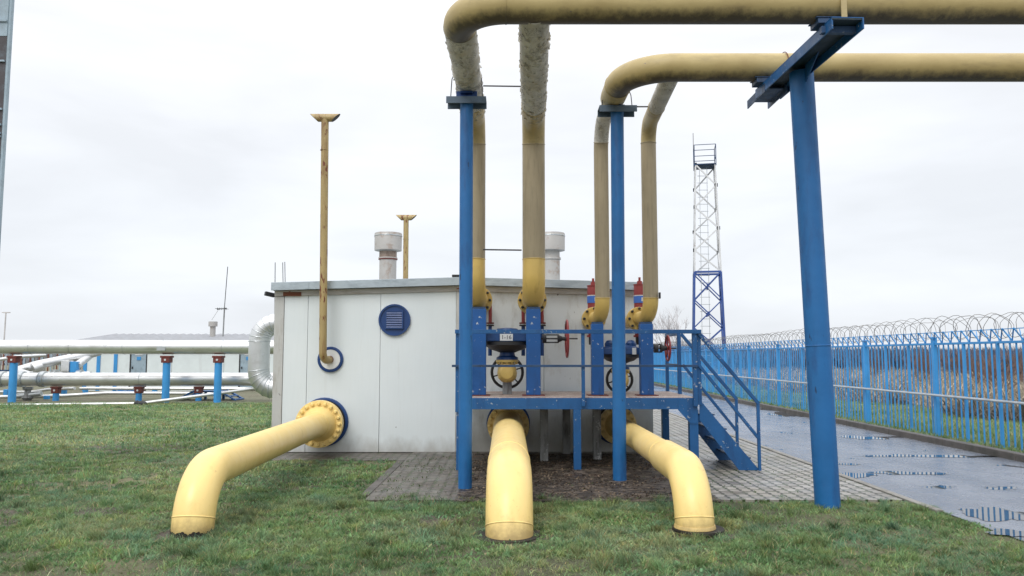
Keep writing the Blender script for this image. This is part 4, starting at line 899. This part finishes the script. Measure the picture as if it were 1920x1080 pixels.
# far fence at left
ff = thing('picket_fence', (-24, 42, 0), 'distant rusty brown and blue picket fence behind the pipe rack', 'fence')
z1 = P(0, 667, 42).z
mA, mB, mC = MB(), MB(), MB()
for k in range(130):
    x = -36+k*.16; (mA if k % 3 == 0 else mB if k % 3 == 1 else mC).box((x, 42, 0), (x+.06, 42.04, 1.75+.05*math.sin(k)))
mA.build('pickets', 'rust', ff); mB.build('pickets', 'bluegrey', ff); mC.build('pickets', 'greypost', ff)
for z in (.4, 1.5): MB().box((-36, 42.045, z), (-15.2, 42.08, z+.05)).build('rail', 'greypost', ff)
MB().box((-36, 41.9, .55), (-26, 41.96, .85)).build('board', 'bluedark', ff)
# ================================================================== VEGETATION
def twiggy(seed, H, spread, n0, depth, mat, name, rbase, up=.6):
    R = random.Random(seed); m = MB()
    def grow(p, d, L, r, dep):
        q = p+d*L; m.tube([p, q], [r, r*.7], 4 if dep < depth-1 else 3, False)
        if dep >= depth: return
        for _ in range(3 if dep < 2 else R.choice((2, 3, 3))):
            nd = (d+Vector((R.uniform(-1, 1), R.uniform(-1, 1), R.uniform(-.3, .8)*up))*spread).normalized()
            grow(q-d*L*R.uniform(0, .35), nd, L*R.uniform(.6, .85), r*.62, dep+1)
    for _ in range(n0):
        d = Vector((R.uniform(-.5, .5)*spread, R.uniform(-.5, .5)*spread, 1)).normalized() if n0 > 1 else Vector((R.uniform(-.05, .05), 0, 1))
        grow(Vector((R.uniform(-.2, .2) if n0 > 1 else 0, R.uniform(-.2, .2) if n0 > 1 else 0, 0)), d.normalized(), H*R.uniform(.26, .34), rbase, 0)
    return m
def place(meshes, name, spots, labels, cat, group):
    for i, (x, y, z, s) in enumerate(spots):
        o = bpy.data.objects.new(name, meshes[i % len(meshes)]); COL.objects.link(o); o.location = (x, y, z); o.scale = (s, s, s); o.rotation_euler = (0, 0, i*2.1)
        tag(o, labels[i] if isinstance(labels, list) else labels, cat, group)
src = []
for i in range(4):
    o = twiggy(40+i, 2.0, .75, 7, 4, 'twig', 'bare_shrub', .018).build('bare_shrub', 'twig', origin=(0, 0, 0)); src.append(o.data); bpy.data.objects.remove(o)
spots = [(13.5, 19.0, .1, .95), (14.2, 20.5, .1, 1.05), (15.5, 21.5, .1, 1.1), (14.0, 22.5, .1, .9), (16.5, 23.5, .1, 1.15), (15.5, 25.0, .1, 1.0), (18, 26, .1, 1.2), (17, 28.5, .1, 1.05), (19.5, 30, .1, 1.2), (17.0, 32.5, .1, 1.0), (20, 35, .1, 1.15), (17.5, 38, .1, 1.0), (21.5, 40, .1, 1.2), (12.6, 17.6, .1, .75), (20.5, 26.5, .1, 1.2), (22.5, 31.5, .1, 1.3)]
place(src, 'bare_shrub', spots, 'leafless reddish brown shrub among the dry reeds behind the fence', 'shrub', 'leafless shrubs behind the fence')
t1 = twiggy(5, 6.5, .5, 1, 6, 'twigfar', 'bare_tree', .10, 1.1)
def tree(x, y, s, seed, lab, mt='twigfar'):
    t = thing('bare_tree', (x, y, 0), lab, 'tree', 'bare trees on the horizon'); R = twiggy(seed, 6.0*s, .55, 1, 5, mt, 'x', .07*s, 1.1)
    k = Vector((x, y, 0)); 
    for v in R.v: v += k
    tr = MB(); tr.tube([k, k+Vector((.03, 0, 2.0*s))], [.11*s, .08*s], 8).build('trunk', mt, t); R.build('crown', mt, t)
tree(P(1283, 660, 70).x, 70, 1.15, 3, 'bare tree seen between the stair rails and the tower'); tree(P(1245, 660, 75).x, 75, .95, 8, 'smaller bare tree behind the smaller red handwheel')
tree(P(1268, 660, 85).x, 85, 1.3, 9, 'faint bare tree farthest away behind the platform corner')
tree(P(110, 650, 120).x, 120, .62, 12, 'tiny bare tree on the horizon left of the annex'); tree(P(137, 650, 120).x, 120, .58, 15, 'tiny bare tree on the horizon beside the annex roof end')
tree(P(42, 650, 140).x, 140, .7, 16, 'tiny bushy tree on the horizon right of the lamp post'); tree(P(316, 650, 110).x, 110, .75, 17, 'tiny bare tree just over the annex roof')
# blades as numpy meshes
def blades(name, pos, h, w, lean, cols, mat, label=None, cat=None, seg=True, z0=0.0):
    n = len(pos); a = rng.uniform(0, 2*np.pi, n); dx, dy = np.cos(a)*w/2, np.sin(a)*w/2
    b = rng.uniform(0, 2*np.pi, n); lx, ly = np.cos(b)*lean, np.sin(b)*lean
    V = np.zeros((n, 5, 3)); X, Y = pos[:, 0], pos[:, 1]
    V[:, 0] = np.stack([X-dx, Y-dy, np.full(n, z0)], 1); V[:, 1] = np.stack([X+dx, Y+dy, np.full(n, z0)], 1)
    V[:, 2] = np.stack([X+dx*.8+lx*.4, Y+dy*.8+ly*.4, z0+h*.6], 1); V[:, 3] = np.stack([X-dx*.8+lx*.4, Y-dy*.8+ly*.4, z0+h*.6], 1)
    V[:, 4] = np.stack([X+lx, Y+ly, z0+h], 1)
    me = bpy.data.meshes.new(name); me.vertices.add(n*5); me.vertices.foreach_set('co', V.reshape(-1))
    base = (np.arange(n)*5)[:, None]; loops = (base+np.array([[0, 1, 2, 3, 3, 2, 4]])).reshape(-1)
    me.loops.add(n*7); me.loops.foreach_set('vertex_index', loops.astype(np.int32)); me.polygons.add(n*2)
    st_ = (np.arange(n)*7)[:, None]+np.array([[0, 4]]); me.polygons.foreach_set('loop_start', st_.reshape(-1).astype(np.int32))
    me.update(calc_edges=True)
    at = me.color_attributes.new('Col', 'FLOAT_COLOR', 'POINT'); C = np.ones((n, 5, 4)); C[:, :, :3] = cols[:, None, :]; pass
    at.data.foreach_set('color', C.reshape(-1)); me.materials.append(M[mat])
    o = bpy.data.objects.new(name, me); COL.objects.link(o); o['kind'] = 'stuff'
    if label: tag(o, label, cat)
    return o
def patch(x, y, s=1.0, ph=0):
    return (np.sin(x*1.3*s+ph)+np.sin(y*1.7*s+1.3+ph)+np.sin((x+y)*.9*s+2+ph)+np.sin((x-1.4*y)*2.1*s+ph*2)+.7*np.sin(x*4.1*s+y*3.3*s)+.5*np.sin(x*7*s-y*8.3*s+ph))/3.2
def ok(x, y):
    e = .10+.10*np.sin(x*4.3)+.05*np.sin(x*9)+.05*np.sin(x*23+1)+.03*np.sin(x*51)
    g = np.ones(len(x), bool)
    g &= ~((x > -1.70+.07*np.sin(y*5)+.05*np.sin(y*17)) & (x < 4.3) & (y > 8.70+e))
    g &= ~((x > np.where(y < 8.6, 4.42, 4.31)+.05*np.sin(y*7)+.03*np.sin(y*19)) & (x < 7.85))
    g &= ~((x > -4.6) & (x <= -1.6) & (y > 12.05+e))
    g &= ~((x > -4.1) & (x < 2.6) & (y > 12.5))
    for px, yb, r in ((-2.95, 7.18, .22), (-.02, 7.07, .25), (1.67, 7.22, .22)): g &= ((x-px)**2+(y-yb)**2) > (r+.035*np.sin(5*np.arctan2(y-yb, x-px)+px*3)+.02*np.sin(17*np.arctan2(y-yb, x-px)))**2
    return g
def field(n, y0, y1, wid, xlo=None, xhi=None):
    y = rng.uniform(y0, y1, n); x = rng.uniform(-wid, wid, n)*y
    if xlo is not None: x = rng.uniform(xlo, xhi, n)
    k = rng.uniform(0, y1, n) < y                      # even density over the wedge
    x, y = x[k], y[k]; g = ok(x, y); return np.stack([x[g], y[g]], 1)
def gcol(p, far=0):
    n = len(p); u = patch(p[:, 0], p[:, 1]); v = patch(p[:, 0], p[:, 1], 2.3, 4)
    a = np.array([.125, .19, .075]); b = np.array([.20, .265, .12]); d = np.array([.31, .29, .17]); dk = np.array([.075, .135, .06]); bl = np.array([.15, .225, .15])
    t = rng.uniform(0, 1, n)[:, None]; c = a*(1-t)+b*t
    k = np.clip((u-.15)*1.3, 0, .75)[:, None]*rng.uniform(.3, 1, n)[:, None]; c = c*(1-k)+d*k
    k = np.clip((-u-.1)*1.2, 0, .7)[:, None]; c = c*(1-k)+dk*k
    k = np.clip(v*.9, 0, .6)[:, None]; c = c*(1-k)+bl*k; c = c*np.array([1.0, 1.09, .98])
    dead = rng.uniform(0, 1, n) < .07; c[dead] = np.array([.36, .31, .17])*rng.uniform(.7, 1.1, (dead.sum(), 1))
    return c*rng.uniform(.75, 1.25, (n, 1))
def tufted(n, y0, y1, per, spread, xmax=None):
    c = field(n, y0, y1, .72)
    if xmax is not None: c = c[c[:, 0] < xmax]
    m = len(c); k = rng.integers(per//2, per*2, m); idx = np.repeat(np.arange(m), k)
    r_ = np.abs(rng.normal(0, 1, len(idx)))*spread*rng.uniform(.5, 1.8, m)[idx]; t = rng.uniform(0, 2*np.pi, len(idx))
    p = c[idx]+np.stack([np.cos(t), np.sin(t)], 1)*r_[:, None]; g = ok(p[:, 0], p[:, 1]); return p[g], idx[g], m
def dress(p, idx, m, k):
    tint = rng.uniform(.62, 1.35, (m, 1)); hue = rng.uniform(-1, 1, (m, 1))
    hs = rng.lognormal(0, .42, m)[idx]; c = gcol(p)*k*tint[idx]*(1+hue[idx]*np.array([[.22, .03, -.12]]))
    return hs, c
dens = lambda p: patch(p[:, 0], p[:, 1], 1.7, 2.2)
p1, ix, mm_ = tufted(17000, 5.2, 9.4, 22, .035); hs, c_ = dress(p1, ix, mm_, 1.12)
keep = rng.uniform(0, 1, len(p1)) < np.clip(1.0-np.clip(dens(p1)-.3, 0, 1)*2.2, .08, 1); p1, hs, c_ = p1[keep], hs[keep], c_[keep]
thin = np.zeros(len(p1))
for x_, y_, r_ in ((-3.6, 9.6, .35), (-.75, 7.75, .22), (-5.2, 7.6, .55), (-4.3, 8.2, .4), (-4.6, 6.6, .4), (4.3, 7.0, .5)): thin = np.maximum(thin, np.exp(-((p1[:, 0]-x_)**2+((p1[:, 1]-y_)*1.3)**2)/(r_*r_)))
keep = rng.uniform(0, 1, len(p1)) > thin*.9; p1, hs, c_ = p1[keep], hs[keep], c_[keep]; n = len(p1)
blades('grass', p1, rng.uniform(.014, .034, n)*hs, rng.uniform(.003, .006, n), rng.uniform(.015, .06, n)*hs**.5, c_, 'blade', 'trampled green lawn with dry patches in the foreground', 'grass')
pb_ = field(90000, 5.2, 9.4, .72); n = len(pb_)
blades('grass', pb_, rng.uniform(.008, .022, n), rng.uniform(.003, .006, n), rng.uniform(.01, .035, n), gcol(pb_)*.9, 'blade', 'short turf between the tufts of the foreground lawn', 'grass')
p2, ix, mm_ = tufted(9000, 9.2, 14.0, 16, .05); hs, c_ = dress(p2, ix, mm_, 1.12); n = len(p2)
blades('grass', p2, rng.uniform(.02, .04, n)*hs, rng.uniform(.006, .010, n), rng.uniform(.015, .06, n), c_, 'blade', 'green lawn beside the white building', 'grass')
p3, ix, mm_ = tufted(26000, 14.0, 26.5, 9, .10, -3.9); hs, c_ = dress(p3, ix, mm_, 1.2); n = len(p3)
blades('grass', p3, rng.uniform(.02, .045, n)*hs, rng.uniform(.012, .02, n), rng.uniform(.02, .07, n), c_, 'blade', 'farther green lawn up to the silver pipes', 'grass')
# coarse tussocks standing above the lawn
pt, ix, mm_ = tufted(260, 5.4, 9.0, 70, .05); hs, c_ = dress(pt, ix, mm_, .95); n = len(pt)
blades('grass_tussocks', pt, rng.uniform(.04, .10, n), rng.uniform(.003, .007, n), rng.uniform(.03, .10, n), c_, 'blade', 'coarse dark grass tussocks rising above the lawn', 'grass')
# broad weed leaves in the lawn
pw = field(90000, 5.2, 12.4, .72); v = patch(pw[:, 0], pw[:, 1], 1.1, 5.5); pw = pw[(v > .05) & (rng.uniform(0, 1, len(pw)) < .8)]; n = len(pw)
cc = gcol(pw)*np.array([.85, 1.05, 1.0])*rng.uniform(.6, 1.4, (n, 1)); blades('weeds', pw, rng.uniform(.012, .035, n), rng.uniform(.014, .026, n), rng.uniform(.015, .035, n), cc, 'blade', 'low clover and broad leaved weeds in the lawn', 'weeds')
# fallen leaves / straw
pl_ = field(500, 5.4, 9.0, .7); n = len(pl_)
blades('leaf_litter', pl_, rng.uniform(.008, .02, n), rng.uniform(.015, .03, n), rng.uniform(.02, .04, n), np.array([.34, .27, .16])*rng.uniform(.6, 1.2, (n, 1)), 'blade', 'scattered dead leaves and straw on the lawn', 'leaf litter')
# grass tufts growing on paving joints
q = np.stack([rng.uniform(-1.6, 4.2, 6000)-rng.uniform(0, 1.5, 6000)*0, rng.uniform(8.7, 12.9, 6000)], 1); v = patch(q[:, 0], q[:, 1], 3.3, 1); q = q[((v > .35) & (rng.uniform(-1.6, 3, 6000) > q[:, 0])) | (rng.uniform(0, 1, 6000) < .05)]; n = len(q)
blades('moss_tufts', q, rng.uniform(.01, .03, n), rng.uniform(.006, .014, n), rng.uniform(.01, .03, n), np.array([.07, .12, .035])*rng.uniform(.6, 1.3, (n, 1)), 'blade', 'small weeds growing in the paving joints', 'weeds', z0=.02)
q = np.stack([rng.uniform(-.6, 2.25, 6500), rng.uniform(8.7, 12.6, 6500)], 1); v = patch(q[:, 0], q[:, 1], 2.6, 6); q = q[(v > -.1) | (rng.uniform(0, 1, 6500) < .25)]; n = len(q)
blades('leaf_litter', q, rng.uniform(.004, .014, n), rng.uniform(.012, .03, n), rng.uniform(.012, .04, n), np.where((rng.uniform(0, 1, n) < .72)[:, None], np.array([.05, .036, .026]), np.array([.23, .175, .12]))*rng.uniform(.6, 1.4, (n, 1)), 'blade', 'wet brown leaf litter on the concrete under the platform', 'leaf litter', z0=.034)
# verge behind the raised kerb
n = 60000; y = 12+rng.uniform(0, 1, n)**1.5*45; x = rng.uniform(7.8, 12.8, n); q = np.stack([x, y], 1)
blades('verge_grass', q, rng.uniform(.03, .09, n), rng.uniform(.008, .016, n)*np.clip(y/14, 1, 3), rng.uniform(.02, .08, n), gcol(q)*1.15, 'blade', 'rough grass strip under and behind the blue fence', 'grass', z0=.1)
# reeds
n = 60000; y = 14+rng.uniform(0, 1, n)**1.3*44; x = 11.3+rng.uniform(0, 1, n)*14+.5*np.sin(y*.9); q = np.stack([x, y], 1); v = patch(x, y, .5, 3)
v = patch(x, y*.45, 1.6, 3); w_ = np.clip(v*1.6+.02, 0, .85)[:, None]; c = np.array([.50, .43, .33])*(1-w_)+np.array([.13, .125, .12])*w_; keep = v > -.55; q, c, n = q[keep], c[keep], int(keep.sum())
blades('dry_reeds', q, rng.uniform(.2, .75, n)*(1+.35*patch(q[:, 0], q[:, 1], .8, 1)), rng.uniform(.015, .05, n), rng.uniform(.2, .9, n), c*rng.uniform(.5, 1.25, (n, 1)), 'reed', 'tan dry reeds and tall dead grass behind the fence', 'reeds', z0=.1)
# far thicket: distance haze is put into the bluish twig colours
n = 70000; y = rng.uniform(58, 80, n); x = rng.uniform(9, 62, n); q = np.stack([x, y], 1); hh = 2.0+.5*patch(x, y*0, .35, 2)
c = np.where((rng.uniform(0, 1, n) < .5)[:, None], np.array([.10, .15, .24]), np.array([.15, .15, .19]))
blades('thicket', q, hh*rng.uniform(.5, 1.1, n), rng.uniform(.06, .16, n), rng.uniform(.2, .9, n), c*rng.uniform(.6, 1.3, (n, 1)), 'brush', 'dark bluish leafless thicket far beyond the fence', 'thicket', z0=.1)
n = 26000; y = rng.uniform(130, 160, n); x = rng.uniform(-150, 150, n); q = np.stack([x, y], 1); hh = 2.4+.9*patch(x, y*0, .13, 1)
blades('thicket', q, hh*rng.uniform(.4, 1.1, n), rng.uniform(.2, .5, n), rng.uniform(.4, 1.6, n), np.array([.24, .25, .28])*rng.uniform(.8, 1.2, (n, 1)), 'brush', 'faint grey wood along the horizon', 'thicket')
for o in bpy.data.objects:
    if '_o' in o: del o['_o']
